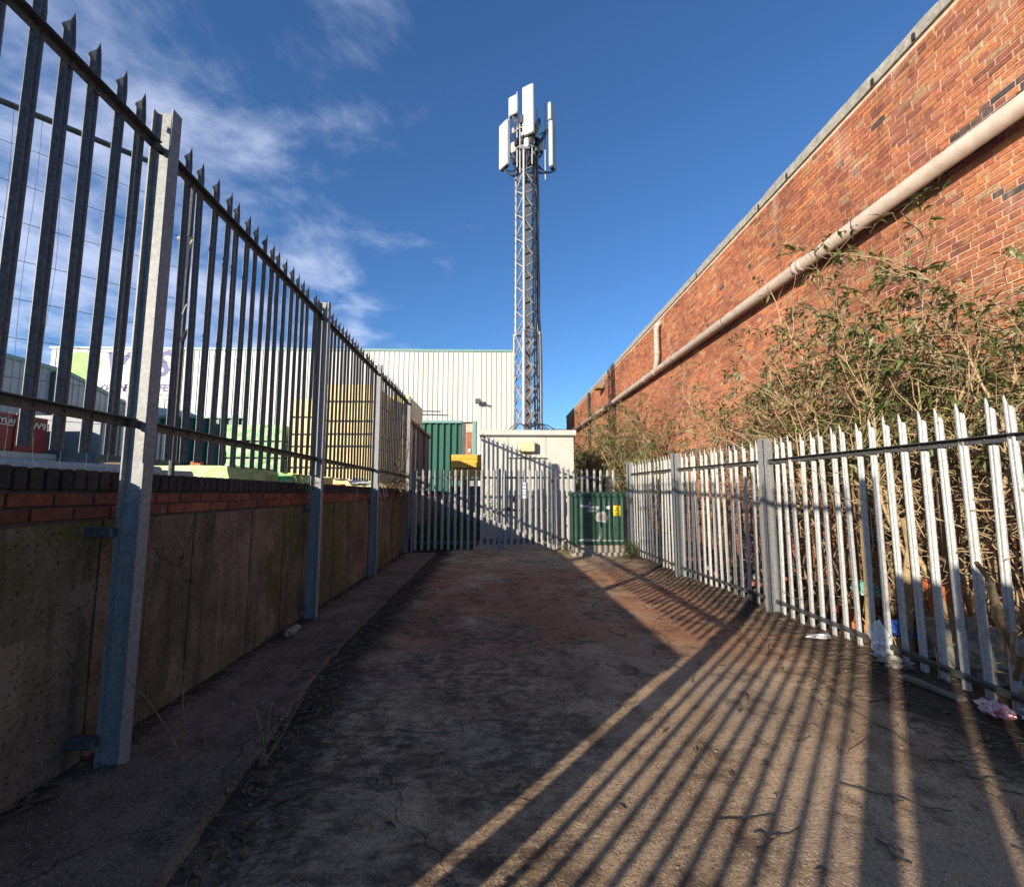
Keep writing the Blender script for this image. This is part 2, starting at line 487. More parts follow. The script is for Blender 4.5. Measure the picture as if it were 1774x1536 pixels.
# ------------------------------------------------------------------ mesh helpers
class MB:
    """Collects geometry in world coordinates; build() links it as ONE mesh object."""

    def __init__(self):
        self.v, self.f, self.c = [], [], []
        self.smooth = False

    def quadgrid(self, base, rows, cols, close=False):
        for i in range(rows - 1):
            for j in range(cols if close else cols - 1):
                k = (j + 1) % cols
                self.f.append((base + i * cols + j, base + i * cols + k, base + (i + 1) * cols + k, base + (i + 1) * cols + j))

    def box(self, x0, x1, y0, y1, z0, z1, mtx=None):
        b = len(self.v)
        p = [(x0, y0, z0), (x1, y0, z0), (x1, y1, z0), (x0, y1, z0), (x0, y0, z1), (x1, y0, z1), (x1, y1, z1), (x0, y1, z1)]
        if mtx is not None:
            p = [tuple(mtx @ Vector(q)) for q in p]
        self.v += p
        self.f += [tuple(b + i for i in q) for q in ((0, 3, 2, 1), (4, 5, 6, 7), (0, 1, 5, 4), (1, 2, 6, 5), (2, 3, 7, 6), (3, 0, 4, 7))]
        return self

    def bbox(self, x0, x1, y0, y1, z0, z1, bev=0.01, mtx=None):
        """box with chamfered vertical and top edges"""
        b = len(self.v)
        ring = lambda i, z: [(x0 + i + bev, y0 + i, z), (x1 - i - bev, y0 + i, z), (x1 - i, y0 + i + bev, z), (x1 - i, y1 - i - bev, z),
                             (x1 - i - bev, y1 - i, z), (x0 + i + bev, y1 - i, z), (x0 + i, y1 - i - bev, z), (x0 + i, y0 + i + bev, z)]
        p = ring(bev * 0.6, z0) + ring(0, z0 + bev) + ring(0, z1 - bev) + ring(bev * 0.6, z1)
        if mtx is not None:
            p = [tuple(mtx @ Vector(q)) for q in p]
        self.v += p
        self.quadgrid(b, 4, 8, True)
        self.f.append(tuple(b + 7 - i for i in range(8)))
        self.f.append(tuple(b + 24 + i for i in range(8)))
        return self

    def tube(self, pts, r, n=6, cap=True):
        """tube along pts; r is one radius or a list"""
        pts = [Vector(p) for p in pts]
        rs = r if isinstance(r, (list, tuple)) else [r] * len(pts)
        b = len(self.v)
        t0 = (pts[1] - pts[0]).normalized()
        a = Vector((0, 0, 1)) if abs(t0.z) < 0.9 else Vector((1, 0, 0))
        u = t0.cross(a).normalized()
        for i, p in enumerate(pts):
            t = (pts[min(i + 1, len(pts) - 1)] - pts[max(i - 1, 0)])
            if t.length < 1e-9:
                t = t0
            t.normalize()
            u = (u - t * u.dot(t))
            if u.length < 1e-6:
                u = t.orthogonal()
            u.normalize()
            w_ = t.cross(u)
            for k in range(n):
                an = 2 * PI * k / n
                self.v.append(tuple(p + (u * math.cos(an) + w_ * math.sin(an)) * rs[i]))
        self.quadgrid(b, len(pts), n, True)
        if cap:
            self.f.append(tuple(b + n - 1 - i for i in range(n)))
            e = b + (len(pts) - 1) * n
            self.f.append(tuple(e + i for i in range(n)))
        return self

    def prism(self, poly, ax, a0, a1):
        """poly: 2D points; ax 'x','y','z' extrusion axis"""
        b = len(self.v)
        n = len(poly)
        for a in (a0, a1):
            for (p, q) in poly:
                self.v.append({'x': (a, p, q), 'y': (p, a, q), 'z': (p, q, a)}[ax])
        for i in range(n):
            j = (i + 1) % n
            self.f.append((b + i, b + j, b + n + j, b + n + i))
        self.f.append(tuple(b + n - 1 - i for i in range(n)))
        self.f.append(tuple(b + n + i for i in range(n)))
        return self

    def mesh(self, name, m, origin=(0, 0, 0)):
        me = bpy.data.meshes.new(name)
        o = Vector(origin)
        me.from_pydata([(p[0] - o.x, p[1] - o.y, p[2] - o.z) for p in self.v], [], self.f)
        if self.c:
            a = me.attributes.new('tint', 'FLOAT_COLOR', 'FACE')
            a.data.foreach_set('color', np.array(self.c, dtype=np.float32).ravel())
        me.materials.append(m if not isinstance(m, str) else M[m])
        if self.smooth:
            me.polygons.foreach_set('use_smooth', [True] * len(me.polygons))
        me.update()
        return me

    def build(self, name, m, parent=None):
        og = rootloc(parent)
        return link(name, self.mesh(name, m, og), parent)


def rootloc(o):
    v = Vector((0, 0, 0))
    while o is not None:
        v = v + o.location
        o = o.parent
    return v


def link(name, data, parent=None, loc=(0, 0, 0), rotz=0.0):
    o = bpy.data.objects.new(name, data)
    COL.objects.link(o)
    o.location = loc
    if rotz:
        o.rotation_euler = (0, 0, rotz)
    if parent is not None:
        o.parent = parent
    return o


def tag(o, label, cat, group=None, kind=None):
    o['label'] = label
    o['category'] = cat
    if group:
        o['group'] = group
    if kind:
        o['kind'] = kind
    return o


def thing(name, label, cat, loc=(0, 0, 0), group=None):
    o = link(name, None, None, loc)
    return tag(o, label, cat, group)


def struct(o):
    o['kind'] = 'structure'
    return o


def text_mesh(body, size, m, name, parent, mtx, ext=0.004, shear=0.0, bold=0.0):
    cu_ = bpy.data.curves.new(name, 'FONT')
    cu_.body = body
    cu_.size = size
    cu_.extrude = ext
    cu_.shear = shear
    cu_.offset = bold
    cu_.resolution_u = 2
    tmp = bpy.data.objects.new(name, cu_)
    COL.objects.link(tmp)
    dg = bpy.context.evaluated_depsgraph_get()
    me = bpy.data.meshes.new_from_object(tmp.evaluated_get(dg))
    bpy.data.objects.remove(tmp)
    og = rootloc(parent)
    me.transform(Matrix.Translation(-og) @ mtx)
    me.materials.clear()
    me.materials.append(M[m])
    return link(name, me, parent)


def project(p):
    """pixel of a world point (used only to find which bricks show largest)"""
    fw = Vector((math.sin(CAM_YAW) * math.cos(CAM_PITCH), math.cos(CAM_YAW) * math.cos(CAM_PITCH), math.sin(CAM_PITCH)))
    rt = Vector((math.cos(CAM_YAW), -math.sin(CAM_YAW), 0))
    up = rt.cross(fw)
    d = Vector(p) - Vector((0, 0, 1.5))
    z = d.dot(fw)
    return IW / 2 + FPX * d.dot(rt) / z, IH / 2 - FPX * d.dot(up) / z, z

# ================================================================== SETTING
def sst(a, b, v):
    t = min(1, max(0, (v - a) / (b - a)))
    return t * t * (3 - 2 * t)


def lane_h(x, y):
    n = mn.fractal(Vector((x * 0.9, y * 0.9, 0.3)), 1.0, 2.0, 4)
    n2 = mn.noise(Vector((x * 3.1, y * 3.1, 4.0)))
    z = 0.006 + 0.010 * n
    gx = -1.12 - 0.28 * sst(2.0, 4.5, y) + 0.06 * mn.noise(Vector((0.0, y * 1.3, 9.0)))
    z -= 0.022 * math.exp(-((x - gx) / 0.16) ** 2)
    bank = sst(2.55, 3.35, x + 0.22 * mn.noise(Vector((y * 0.8, 2.0, 1.0))))
    z += bank * (0.085 + 0.03 * n2 + 0.05 * n)
    z += 0.03 * sst(10.5, 10.9, y) * (1 + n2)
    return z


g = MB()
g.box(-300, 300, -200, 700, -0.6, -0.10)
struct(g.build('ground', 'earth'))

lane = MB()
NX, NY = 170, 330
xs = np.linspace(-2.40, 5.05, NX)
ys = np.concatenate([np.linspace(-6, 0.6, 30, endpoint=False), np.linspace(0.6, 15.5, NY - 30)])
for yy in ys:
    for xx in xs:
        lane.v.append((xx, yy, lane_h(xx, yy)))
lane.quadgrid(0, NY, NX)
lane.smooth = True
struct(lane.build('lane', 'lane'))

# concrete path strip along the retaining wall, ragged outer edge
pv = MB()
yl = np.concatenate([np.linspace(-6, 1.0, 20, endpoint=False), np.linspace(1.0, 10.9, 420)])
for yy in yl:
    ed = -1.30 - 0.24 * sst(1.6, 4.8, yy) + 0.022 * mn.fractal(Vector((1.0, yy * 4.5, 3.0)), 1, 2, 5)
    if yy < 2.4:
        ed += 0.10 * sst(2.4, 0.8, yy)
    cols = [-2.36, -2.1, -1.9, -1.7, ed - 0.06, ed - 0.02, ed, ed + 0.02]
    for i, xx in enumerate(cols):
        hz = 0.022 + 0.006 * mn.noise(Vector((xx * 2, yy * 2, 7))) + 0.003 * mn.noise(Vector((xx * 9, yy * 9, 2)))
        if i == 6:
            hz -= 0.008
        if i == 7:
            hz = -0.03
        pv.v.append((xx, yy, hz))
pv.quadgrid(0, len(yl), 8)
struct(pv.build('path', 'pave'))

# raised yard behind the retaining wall
yd = MB()
yd.prism([(-90, -0.38), (-2.62, -0.38), (-2.62, 16.0), (-0.75, 16.0), (-0.75, 60), (-90, 60)], 'z', -0.3, 1.25)
struct(yd.build('yard', 'yard'))

# ------------------------------------------------------------------ retaining wall with brick top
rw = thing('retaining_wall', 'low shaded retaining wall of stained concrete panels topped with two brick courses and dark coping',
           'wall', (-2.45, 5.0, 0))
wt = lambda y: 1.612 - 0.0125 * (y - 2.0)      # top falls gently away
WX = -2.30


def wdrop(y):
    return -0.0125 * (y - 2.0)


core = MB()
core.prism([(-0.40, -0.1), (20.0, -0.1), (20.0, wt(20.0) - 0.012), (-0.40, wt(-0.4) - 0.012)], 'x', -2.60, WX - 0.016)
core.build('wall_core', 'mortar_dark', rw)
# concrete panels, each a cast bay with recessed joints
y = -0.42
pi_ = 0
random.seed(3)
while y < 20:
    wd = random.choice((0.50, 0.62, 0.62, 0.78, 0.92))
    y1 = min(y + wd, 20.0)
    off = random.uniform(-0.004, 0.008)
    ztop = 1.322 + random.uniform(-0.006, 0.006) + wdrop((y + y1) / 2) * 0.3
    p = MB()
    nz_, ny_ = 12, max(4, int((y1 - y) / 0.07))
    for a in range(nz_):
        for b_ in range(ny_):
            yy = y + 0.006 + (y1 - y - 0.012) * b_ / (ny_ - 1)
            zz = -0.05 + (ztop + 0.05) * a / (nz_ - 1)
            d = 0.010 * mn.fractal(Vector((yy * 1.7, zz * 1.2, 5.0)), 1, 2, 4)
            if a in (0, nz_ - 1) or b_ in (0, ny_ - 1):
                d -= 0.006
            p.v.append((WX + off + d, yy, zz))
    p.quadgrid(0, nz_, ny_)
    b0 = len(p.v)
    # returns so that the panel has thickness
    for (yy, sgn) in ((y + 0.006, 0), (y1 - 0.006, 1)):
        p.v += [(WX + off - 0.004, yy, -0.05), (WX + off - 0.004, yy, ztop), (WX - 0.06, yy, ztop), (WX - 0.06, yy, -0.05)]
    p.f += [(b0, b0 + 1, b0 + 2, b0 + 3), (b0 + 4, b0 + 7, b0 + 6, b0 + 5), (b0 + 1, b0 + 5, b0 + 6, b0 + 2)]
    p.smooth = True
    o = p.build('concrete_panel', 'con_wall', rw)
    y = y1


def brick_mesh(name, ln, ht, dp, col, proud=0.0, bev=0.003):
    """one brick: length along Y, height along Z, face towards -X or +X set by sign of dp; origin at face centre"""
    p = MB()
    s = 1 if dp > 0 else -1
    a = abs(dp)
    hy, hz = ln / 2, ht / 2
    p.v = [(0, -hy + bev, -hz + bev), (0, hy - bev, -hz + bev), (0, hy - bev, hz - bev), (0, -hy + bev, hz - bev),
           (s * bev, -hy, -hz), (s * bev, hy, -hz), (s * bev, hy, hz), (s * bev, -hy, hz),
           (s * a, -hy, -hz), (s * a, hy, -hz), (s * a, hy, hz), (s * a, -hy, hz)]
    q = [(0, 1, 2, 3)]
    for k in range(4):
        j = (k + 1) % 4
        q += [(k, 4 + k, 4 + j, j), (4 + k, 8 + k, 8 + j, 4 + j)]
    p.f = q
    p.c = [(*col, 1)] * len(q)
    me = p.mesh(name, 'brick')
    return me


def brick_cols(n, kind):
    outc = []
    for _ in range(n):
        u = random.random()
        if kind == 'cap':
            k = random.uniform(0.75, 1.25)
            c = random.choice(((0.050, 0.042, 0.042), (0.040, 0.036, 0.038), (0.062, 0.046, 0.040)))
        elif kind == 'left':
            k = random.uniform(0.8, 1.2)
            c = random.choice(((0.23, 0.078, 0.046), (0.19, 0.066, 0.042), (0.26, 0.090, 0.050)))
        outc.append(tuple(v * k for v in c))
    return outc


# brick courses (stretchers) and on-edge coping, every one its own piece
str_meshes = [brick_mesh('brick', 0.213, 0.064, -0.10, c) for c in brick_cols(8, 'left')]
cap_meshes = []
for c in brick_cols(7, 'cap'):
    p = MB()
    p.bbox(-0.30, 0.012, -0.0325, 0.0325, -0.056, 0.056, 0.006)
    p.c = [(*c, 1)] * len(p.f)
    cap_meshes.append(p.mesh('coping_brick', 'brick'))
base = rootloc(rw)
rest = MB()
for row in range(2):
    zc = 1.335 + 0.0375 + row * 0.076
    y = 0.0 + (0.11 if row else 0.0)
    while y < 19.8:
        yc = y + 0.112
        pos = Vector((WX + 0.004 + random.uniform(-0.002, 0.003), yc, zc + wdrop(yc) * (0.35 + 0.3 * row)))
        if 1.7 < yc < 16.0:
            o = link('brick', random.choice(str_meshes), rw, pos - base)
            o.rotation_euler = (random.uniform(-.006, .006), 0, random.uniform(-.004, .004))
        else:
            rest.box(WX - 0.1, pos.x, yc - 0.106, yc + 0.106, pos.z - 0.032, pos.z + 0.032)
            rest.c += [(0.25, 0.09, 0.055, 1)] * 6
        y += 0.225
y = -0.38
while y < 19.9:
    zc = wt(y) - 0.056
    if 1.7 < y < 16.0:
        o = link('coping_brick', random.choice(cap_meshes), rw, Vector((WX + random.uniform(-0.003, 0.004), y, zc + random.uniform(-.002, .002))) - base)
        o.rotation_euler = (0, 0, random.uniform(-.01, .01))
    else:
        rest.box(WX - 0.30, WX + 0.01, y - 0.0325, y + 0.0325, zc - 0.056, zc + 0.056)
        rest.c += [(0.05, 0.042, 0.042, 1)] * 6
    y += 0.0755
o = rest.build('further_bricks', 'brick', rw)
o['kind'] = 'stuff'

# ------------------------------------------------------------------ big brick wall of the building on the right
BX = 5.0
KW = 5.0 / 4.15          # the wall face stands 5 m to the right of the viewpoint
bw = thing('brick_building_wall', 'tall red and buff brick side wall of a building with concrete coping, lit by low sun',
           'wall', (BX, 14.0, 0))
back = MB()
back.box(BX + 0.007, BX + 0.33, 2.0, 33.6, -0.1, 6.90)
back.build('mortar_joints', 'mortar', bw)
TONES = [(0.37, 0.132, 0.062), (0.33, 0.114, 0.060), (0.41, 0.152, 0.064), (0.28, 0.096, 0.058), (0.47, 0.178, 0.066), (0.37, 0.220, 0.115),
         (0.33, 0.180, 0.095), (0.24, 0.085, 0.056), (0.35, 0.125, 0.066), (0.41, 0.170, 0.078)]
TW = [18, 17, 14, 12, 5, 5, 5, 7, 14, 8]
SOOT = [(0.060, 0.046, 0.042), (0.095, 0.066, 0.055), (0.07, 0.055, 0.055), (0.13, 0.075, 0.058)]


def soot_p(y, z):
    """chance that a brick is fire-blackened or a blue engineering brick"""
    p = 0.006
    if y < 4.9 and 5.06 < z < 5.50 - 0.25 * (y - 3.9):
        p = 0.8
    n = mn.noise(Vector((y * 0.9, z * 1.8, 3.3)))
    if 8.6 < y < 12.6 and 1.9 < z < 2.55:
        p = max(p, 0.8 if n > -0.05 else 0.08)
    if y < 9 and z < 2.0 and n > 0.15:
        p = max(p, 0.5)
    return p


random.seed(11)
bl = []         # y centre, z centre, length, colour
z = 0.0375
row = 0
while z < 6.86:
    header = (row % 4 == 3)
    y = 2.02 + random.uniform(0, 0.05) + (0.056 if header else (0.112 if row % 2 else 0))
    while y < 33.5:
        hd = header or (random.random() < 0.30)
        ln = 0.112 if hd else 0.225
        n = mn.noise(Vector((y * 0.5, z * 0.7, 8.0)))
        if random.random() < soot_p(y, z):
            c = random.choice(SOOT)
        else:
            c = random.choices(TONES, TW)[0]
        k = random.uniform(0.88, 1.12) * (1 + 0.22 * n)
        bl.append((y + ln / 2, z, ln - 0.0105, tuple(v * k for v in c)))
        y += ln
    z += 0.075
    row += 1
area = []
for i, (yc, zc, ln, c) in enumerate(bl):
    if yc > 8.5:
        continue
    px, py, zz = project((BX, yc, zc))
    if -5 < py < IH and px < IW + 8 and zc > 2.3:
        a = abs(project((BX, yc - ln / 2, zc))[0] - project((BX, yc + ln / 2, zc))[0]) / zz
        area.append((a, i))
area.sort(reverse=True)
near = set(i for _, i in area[:300])
cache = {}
far = MB()
off0 = rootloc(bw)
for i, (yc, zc, ln, c) in enumerate(bl):
    pr = random.uniform(-0.0025, 0.0015)
    if i in near:
        key = (ln < 0.15, tuple(round(v * 14) for v in c))
        if key not in cache:
            cache[key] = brick_mesh('brick', ln, 0.0648, 0.06, c, bev=0.0045)
        o = link('brick', cache[key], bw, Vector((BX + pr, yc, zc)) - off0)
        o.rotation_euler = (random.uniform(-.008, .008), 0, 0)
    else:
        b0 = len(far.v)
        hy, hz = ln / 2, 0.0324
        x0 = BX + pr
        sl = random.uniform(-.002, .002)
        far.v += [(x0, yc - hy, zc - hz - sl), (x0, yc + hy, zc - hz + sl), (x0, yc + hy, zc + hz + sl), (x0, yc - hy, zc + hz - sl),
                  (BX + 0.02, yc - hy, zc - hz - sl), (BX + 0.02, yc + hy, zc - hz + sl), (BX + 0.02, yc + hy, zc + hz + sl), (BX + 0.02, yc - hy, zc + hz - sl)]
        far.f += [(b0, b0 + 3, b0 + 2, b0 + 1), (b0, b0 + 1, b0 + 5, b0 + 4), (b0 + 1, b0 + 2, b0 + 6, b0 + 5), (b0 + 2, b0 + 3, b0 + 7, b0 + 6), (b0 + 3, b0, b0 + 4, b0 + 7)]
        far.c += [(*c, 1)] * 5
o = far.build('further_bricks', 'brick', bw)
o['kind'] = 'stuff'
# coping slabs
y = 2.0
random.seed(5)
while y < 33.6:
    y1 = min(y + random.choice((0.6, 0.9, 0.9, 1.2)), 33.6)
    p = MB()
    dz = random.uniform(-0.012, 0.012)
    ny = 7
    for j in range(ny):
        yy = y + 0.006 + (y1 - y - 0.012) * j / (ny - 1)
        e = lambda s: 0.010 * mn.noise(Vector((yy * 4, s, 1)))
        p.v += [(BX - 0.028 + e(1), yy, 6.885), (BX - 0.03 + e(2), yy, 7.05 + dz + e(3)), (BX + 0.36, yy, 7.07 + dz), (BX + 0.36, yy, 6.885)]
    p.quadgrid(0, ny, 4, True)
    p.f += [(0, 1, 2, 3), tuple(4 * (ny - 1) + k for k in (3, 2, 1, 0))]
    p.build('coping_slab', 'coping_con', bw)
    y = y1
# small iron ties left in the coping
for yy in (4.7, 5.3, 7.1, 7.95, 10.7):
    MB().box(BX - 0.046, BX - 0.02, yy, yy + 0.035, 6.89, 6.97).build('iron_tie', 'dark', bw)
# horizontal soil pipe with collars and brackets
zp = lambda y: 5.045 + 0.0120 * (y - 3.85)
PR = 0.098
PX = BX - 0.175
pp = MB()
pp.smooth = True
pp.tube([(PX, 2.1, zp(2.1)), (PX, 10, zp(10)), (PX, 19, zp(19)), (PX, 33.2, zp(33.2))], PR, 22)
pipe_o = pp.build('soil_pipe', 'pipe', bw)
for yc in (6.68, 6.80, 13.55, 14.5, 20.5, 25.9):
    c = MB()
    c.smooth = True
    c.tube([(PX, yc - 0.035, zp(yc)), (PX, yc - 0.025, zp(yc)), (PX, yc + 0.025, zp(yc)), (PX, yc + 0.035, zp(yc))],
           [PR + 0.003, PR + 0.015, PR + 0.015, PR + 0.003], 22)
    c.build('pipe_collar', 'pipe', pipe_o)
for yc in (5.57, 6.27, 9.15, 12.5, 16.3, 19.8, 23.5):
    c = MB()
    c.tube([(PX + (PR + 0.006) * math.cos(a), yc, zp(yc) + (PR + 0.006) * math.sin(a)) for a in np.linspace(0.3, 2 * PI - 0.3, 14)], 0.007, 5)
    c.box(PX + PR - 0.01, BX + 0.01, yc - 0.012, yc + 0.012, zp(yc) - 0.012, zp(yc) + 0.012)
    c.build('pipe_bracket', 'galv', pipe_o)
# branch pipe rising to a bend
by = 13.25
zb_ = zp(by)
c = MB()
c.smooth = True
c.tube([(PX, by + 0.34, zb_), (PX, by + 0.19, zb_ + 0.16), (PX, by + 0.10, zb_ + 0.34), (PX, by + 0.06, zb_ + 0.50), (PX, by + 0.06, 6.40),
        (PX + 0.02, by + 0.06, 6.54), (PX + 0.09, by + 0.06, 6.63), (PX + 0.19, by + 0.06, 6.67)], 0.080, 16)
br = c.build('branch_pipe', 'pipe', bw)
for zz in (5.70, 6.22, 6.44):
    k = MB()
    k.tube([(PX, by + 0.06, zz - 0.035), (PX, by + 0.06, zz + 0.035)], 0.092, 16)
    k.build('pipe_collar', 'pipe', br)
# bulkhead floodlight near the coping, dark rainwater pipe further on, pale stub beside the cabin
fl = MB()
fl.bbox(BX - 0.42, BX - 0.06, 20.9, 21.5, 6.34, 6.52, 0.02)
fo = fl.build('floodlight', 'wood', bw)
MB().box(BX - 0.08, BX + 0.0, 21.05, 21.35, 6.46, 6.86).build('light_bracket', 'galv_post', fo)
MB().tube([(BX - 0.09, 24.4, 2.0), (BX - 0.09, 24.4, 6.86)], 0.075, 8).build('rainwater_pipe', 'dark', bw)
MB().tube([(BX - 0.1, 30.0, 3.0), (BX - 0.1, 30.0, 5.7)], 0.09, 10).build('pipe_stub', 'pipe', bw)

# ================================================================== PALISADE FENCES
PROF = [(-0.034, 0.0), (-0.028, 0.003), (-0.017, 0.014), (-0.007, 0.014), (0.0, 0.007), (0.007, 0.014), (0.017, 0.014), (0.028, 0.003), (0.034, 0.0)]


def pale_mesh(H, style, m, name='pale'):
    """W-section steel pale, x = width, +y = front, z = 0..H"""
    p = MB()
    n = len(PROF)
    if style == 'triple':
        top = [-0.115, -0.075, -0.10, -0.045, 0.0, -0.018, -0.060, -0.085, -0.105]
        lean = [-0.020, -0.026, -0.006, 0.002, 0.006, 0.002, -0.002, -0.010, -0.012]
        xs_ = [1.25, 1.2, 0.9, 0.8, 1, 0.9, 0.95, 1.0, 1.05]
        rows = [[(x, y_, 0.0) for x, y_ in PROF], [(x, y_, H * 0.5) for x, y_ in PROF], [(x, y_, H - 0.13) for x, y_ in PROF],
                [(x * xs_[j], y_ + lean[j], H + top[j]) for j, (x, y_) in enumerate(PROF)]]
    elif style == 'slant':
        top = [-0.10, -0.085, -0.075, -0.07, -0.055, 0.0, -0.008, -0.035, -0.05]
        rows = [[(x, y_, 0.0) for x, y_ in PROF], [(x, y_, H * 0.5) for x, y_ in PROF], [(x, y_, H - 0.14) for x, y_ in PROF],
                [(x, y_, H + top[j]) for j, (x, y_) in enumerate(PROF)]]
    else:
        def rw_(k, z):
            return [(x * k, y_, z) for x, y_ in PROF]
        rows = [rw_(1, 0), rw_(1, H * 0.5), rw_(0.92, H - 0.16), rw_(0.80, H - 0.11), rw_(1.02, H - 0.075), rw_(0.70, H - 0.04), rw_(0.10, H)]
    for r_ in rows:
        p.v += r_
    nr = len(rows)
    b1 = len(p.v)
    for r_ in rows:
        p.v += [(x, y_ - 0.0032, z_) for x, y_, z_ in r_]
    for i in range(nr - 1):
        for j in range(n - 1):
            a = i * n + j
            p.f.append((a, a + n, a + n + 1, a + 1))
            p.f.append((b1 + a, b1 + a + 1, b1 + a + n + 1, b1 + a + n))
        for j in (0, n - 1):
            a = i * n + j
            p.f.append((a, b1 + a, b1 + a + n, a + n) if j == 0 else (a, a + n, b1 + a + n, b1 + a))
    for j in range(n - 1):
        e = (nr - 1) * n + j
        p.f.append((e, b1 + e, b1 + e + 1, e + 1))
        p.f.append((j, j + 1, b1 + j + 1, b1 + j))
    return p.mesh(name, m)


def seg_frame(a, b):
    """frame of a fence bay: x along the bay, +y towards the viewer's side"""
    d = Vector((b[0] - a[0], b[1] - a[1]))
    return Matrix.Translation((a[0], a[1], 0)) @ Matrix.Rotation(math.atan2(d.y, d.x), 4, 'Z'), d.length, math.atan2(d.y, d.x)


def i_post(a, rot, zb, zt_, parent, m='galv_post', wd=0.076, dp=0.127):
    """rolled steel I-section post; flanges face across the fence"""
    hw, hd, tf, tw = wd / 2, dp / 2, 0.008, 0.004
    poly = [(-hw, -hd), (hw, -hd), (hw, -hd + tf), (tw, -hd + tf), (tw, hd - tf), (hw, hd - tf), (hw, hd), (-hw, hd), (-hw, hd - tf),
            (-tw, hd - tf), (-tw, -hd + tf), (-hw, -hd + tf)]
    p = MB()
    p.prism(poly, 'z', zb, zt_)
    mt = Matrix.Translation((a[0], a[1], 0)) @ Matrix.Rotation(rot, 4, 'Z')
    p.v = [tuple(mt @ Vector(q)) for q in p.v]
    return p.build('post', m, parent)


def rail(fr, L, z0, z1, yoff, parent, m='galv', pitch=0.155, start=0.0, out=0.05, up=True):
    """angle rail: upright leg against the pales, flat leg on top towards the viewer; slopes z0 -> z1"""
    p = MB()
    sl = (z1 - z0) / L
    for (a0, a1, c0, c1) in ((yoff, yoff + 0.006, -0.05, 0.0), (yoff + 0.006, yoff + out, -0.006, 0.0)):
        b = len(p.v)
        for x in (0.045, L - 0.045):
            for (yy, zz) in ((a0, c0), (a1, c0), (a1, c1), (a0, c1)):
                p.v.append(tuple(fr @ Vector((x, yy, z0 + sl * x + zz))))
        p.quadgrid(b, 2, 4, True)
        p.f += [(b, b + 1, b + 2, b + 3), (b + 7, b + 6, b + 5, b + 4)]
    r_ = p.build('rail', m, parent)
    q = MB()
    x = start
    while x < L - 0.03:
        if x > 0.06:
            c = fr @ Vector((x, yoff + 0.006, z0 + sl * x - 0.026))
            n_ = (fr.to_3x3() @ Vector((0, 1, 0)))
            q.tube([c, c + n_ * 0.007, c + n_ * 0.010], [0.0095, 0.0085, 0.004], 7)
        x += pitch
    if q.v:
        s = q.build('bolts', 'galv', r_)
        s['kind'] = 'stuff'
    return r_


def cleat(fr, x, z, parent, yoff):
    p = MB()
    p.box(x - 0.055, x + 0.055, yoff + 0.008, yoff + 0.030, z - 0.048, z - 0.004, fr)
    return p.build('cleat', 'galv', parent)


# ---- left fence, standing in front of and above the retaining wall (bays run towards -Y so that +y faces the lane)
lf = thing('palisade_fence', 'tall dark galvanised palisade fence rising above the retaining wall beside the lane', 'fence', (-2.2, 6.0, 0))
LX = lambda y: float(np.interp(y, [-1.0, 2.62, 5.34, 7.94, 10.70], [-2.08, -2.10, -2.18, -2.225, -2.245]))
lposts = [-0.36, 2.62, 5.34, 7.94, 10.70]
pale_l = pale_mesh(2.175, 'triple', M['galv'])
bl_ = rootloc(lf)
for i, yp in enumerate(lposts):
    i_post((LX(yp), yp), -PI / 2, -0.03, 3.845 - 0.020 * (yp - 2.6), lf)
    if yp > 1:
        for zz in (1.26, 0.16):
            MB().bbox(WX - 0.02, LX(yp) - 0.05, yp - 0.075, yp - 0.025, zz - 0.028, zz + 0.028, 0.006).build('wall_bracket', 'galv', lf)
for i in range(4):
    y0, y1 = lposts[i + 1], lposts[i]
    fr, L, rot = seg_frame((LX(y0), y0), (LX(y1), y1))
    for zf, dz in ((lambda y: 1.905 - 0.009 * (y - 2), 0), (lambda y: 3.615 - 0.003 * (y - 2), 0)):
        ph = ((y0 - 2.482) % 0.1465)
        rail(fr, L, zf(y0), zf(y1), -0.030, lf, 'galv', 0.1465, ph)
        cleat(fr, 0.02, zf(y0), lf, -0.03)
        cleat(fr, L - 0.02, zf(y1), lf, -0.03)
k0 = -14
random.seed(21)
for k in range(-19, 60):
    yy = 2.482 + 0.1465 * k
    if yy > 10.62 or any(abs(yy - q) < 0.04 for q in lposts):
        continue
    o = link('pale', pale_l, lf, Vector((LX(yy) - 0.046, yy, 1.69 - 0.010 * (yy - 2.2) + random.uniform(-.006, .006))) - bl_, -PI / 2)
    o.rotation_euler = (random.uniform(-.006, .006), random.uniform(-.008, .008), -PI / 2 + random.uniform(-.08, .08))

# ---- fence past the end of the retaining wall, behind the viewpoint: its pales reach the ground and stripe the lane with shadow
ef = thing('palisade_fence', 'ground-standing palisade fence carrying on past the open end of the retaining wall', 'fence', (-2.25, -1.4, 0))
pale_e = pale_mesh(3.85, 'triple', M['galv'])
be = rootloc(ef)
k = -1
while -0.625 - 0.155 * k > -2.30:
    o = link('pale', pale_e, ef, Vector((-2.25, -0.625 - 0.155 * k, 0.03)) - be, -PI / 2)
    o.scale = (0.80, 0.8, 1)
    k += 1
fr, L, rot = seg_frame((-2.18, -0.44), (-2.18, -2.36))
rail(fr, L, 3.62, 3.62, -0.052, ef)
rail(fr, L, 0.16, 0.16, -0.052, ef)
MB().box(-2.27, -2.23, -2.515, -2.35, 0, 3.9).build('gate_post', 'galv_post', ef)  # flat post added out of view for its bar of shadow
ct = thing('shade_boards', 'tall timber boards with narrow gaps, added unseen behind the viewpoint to cast shade strips', 'gate', (-2.25, -4.9, 0))  # boards added out of view, gaps set for the lit strips
gaps = [(-2.615, -3.06), (-3.125, -3.36), (-3.40, -3.56), (-3.63, -3.86), (-3.90, -4.20), (-4.26, -4.62), (-4.65, -5.1), (-5.14, -5.6), (-5.64, -6.2), (-6.24, -7.0)]
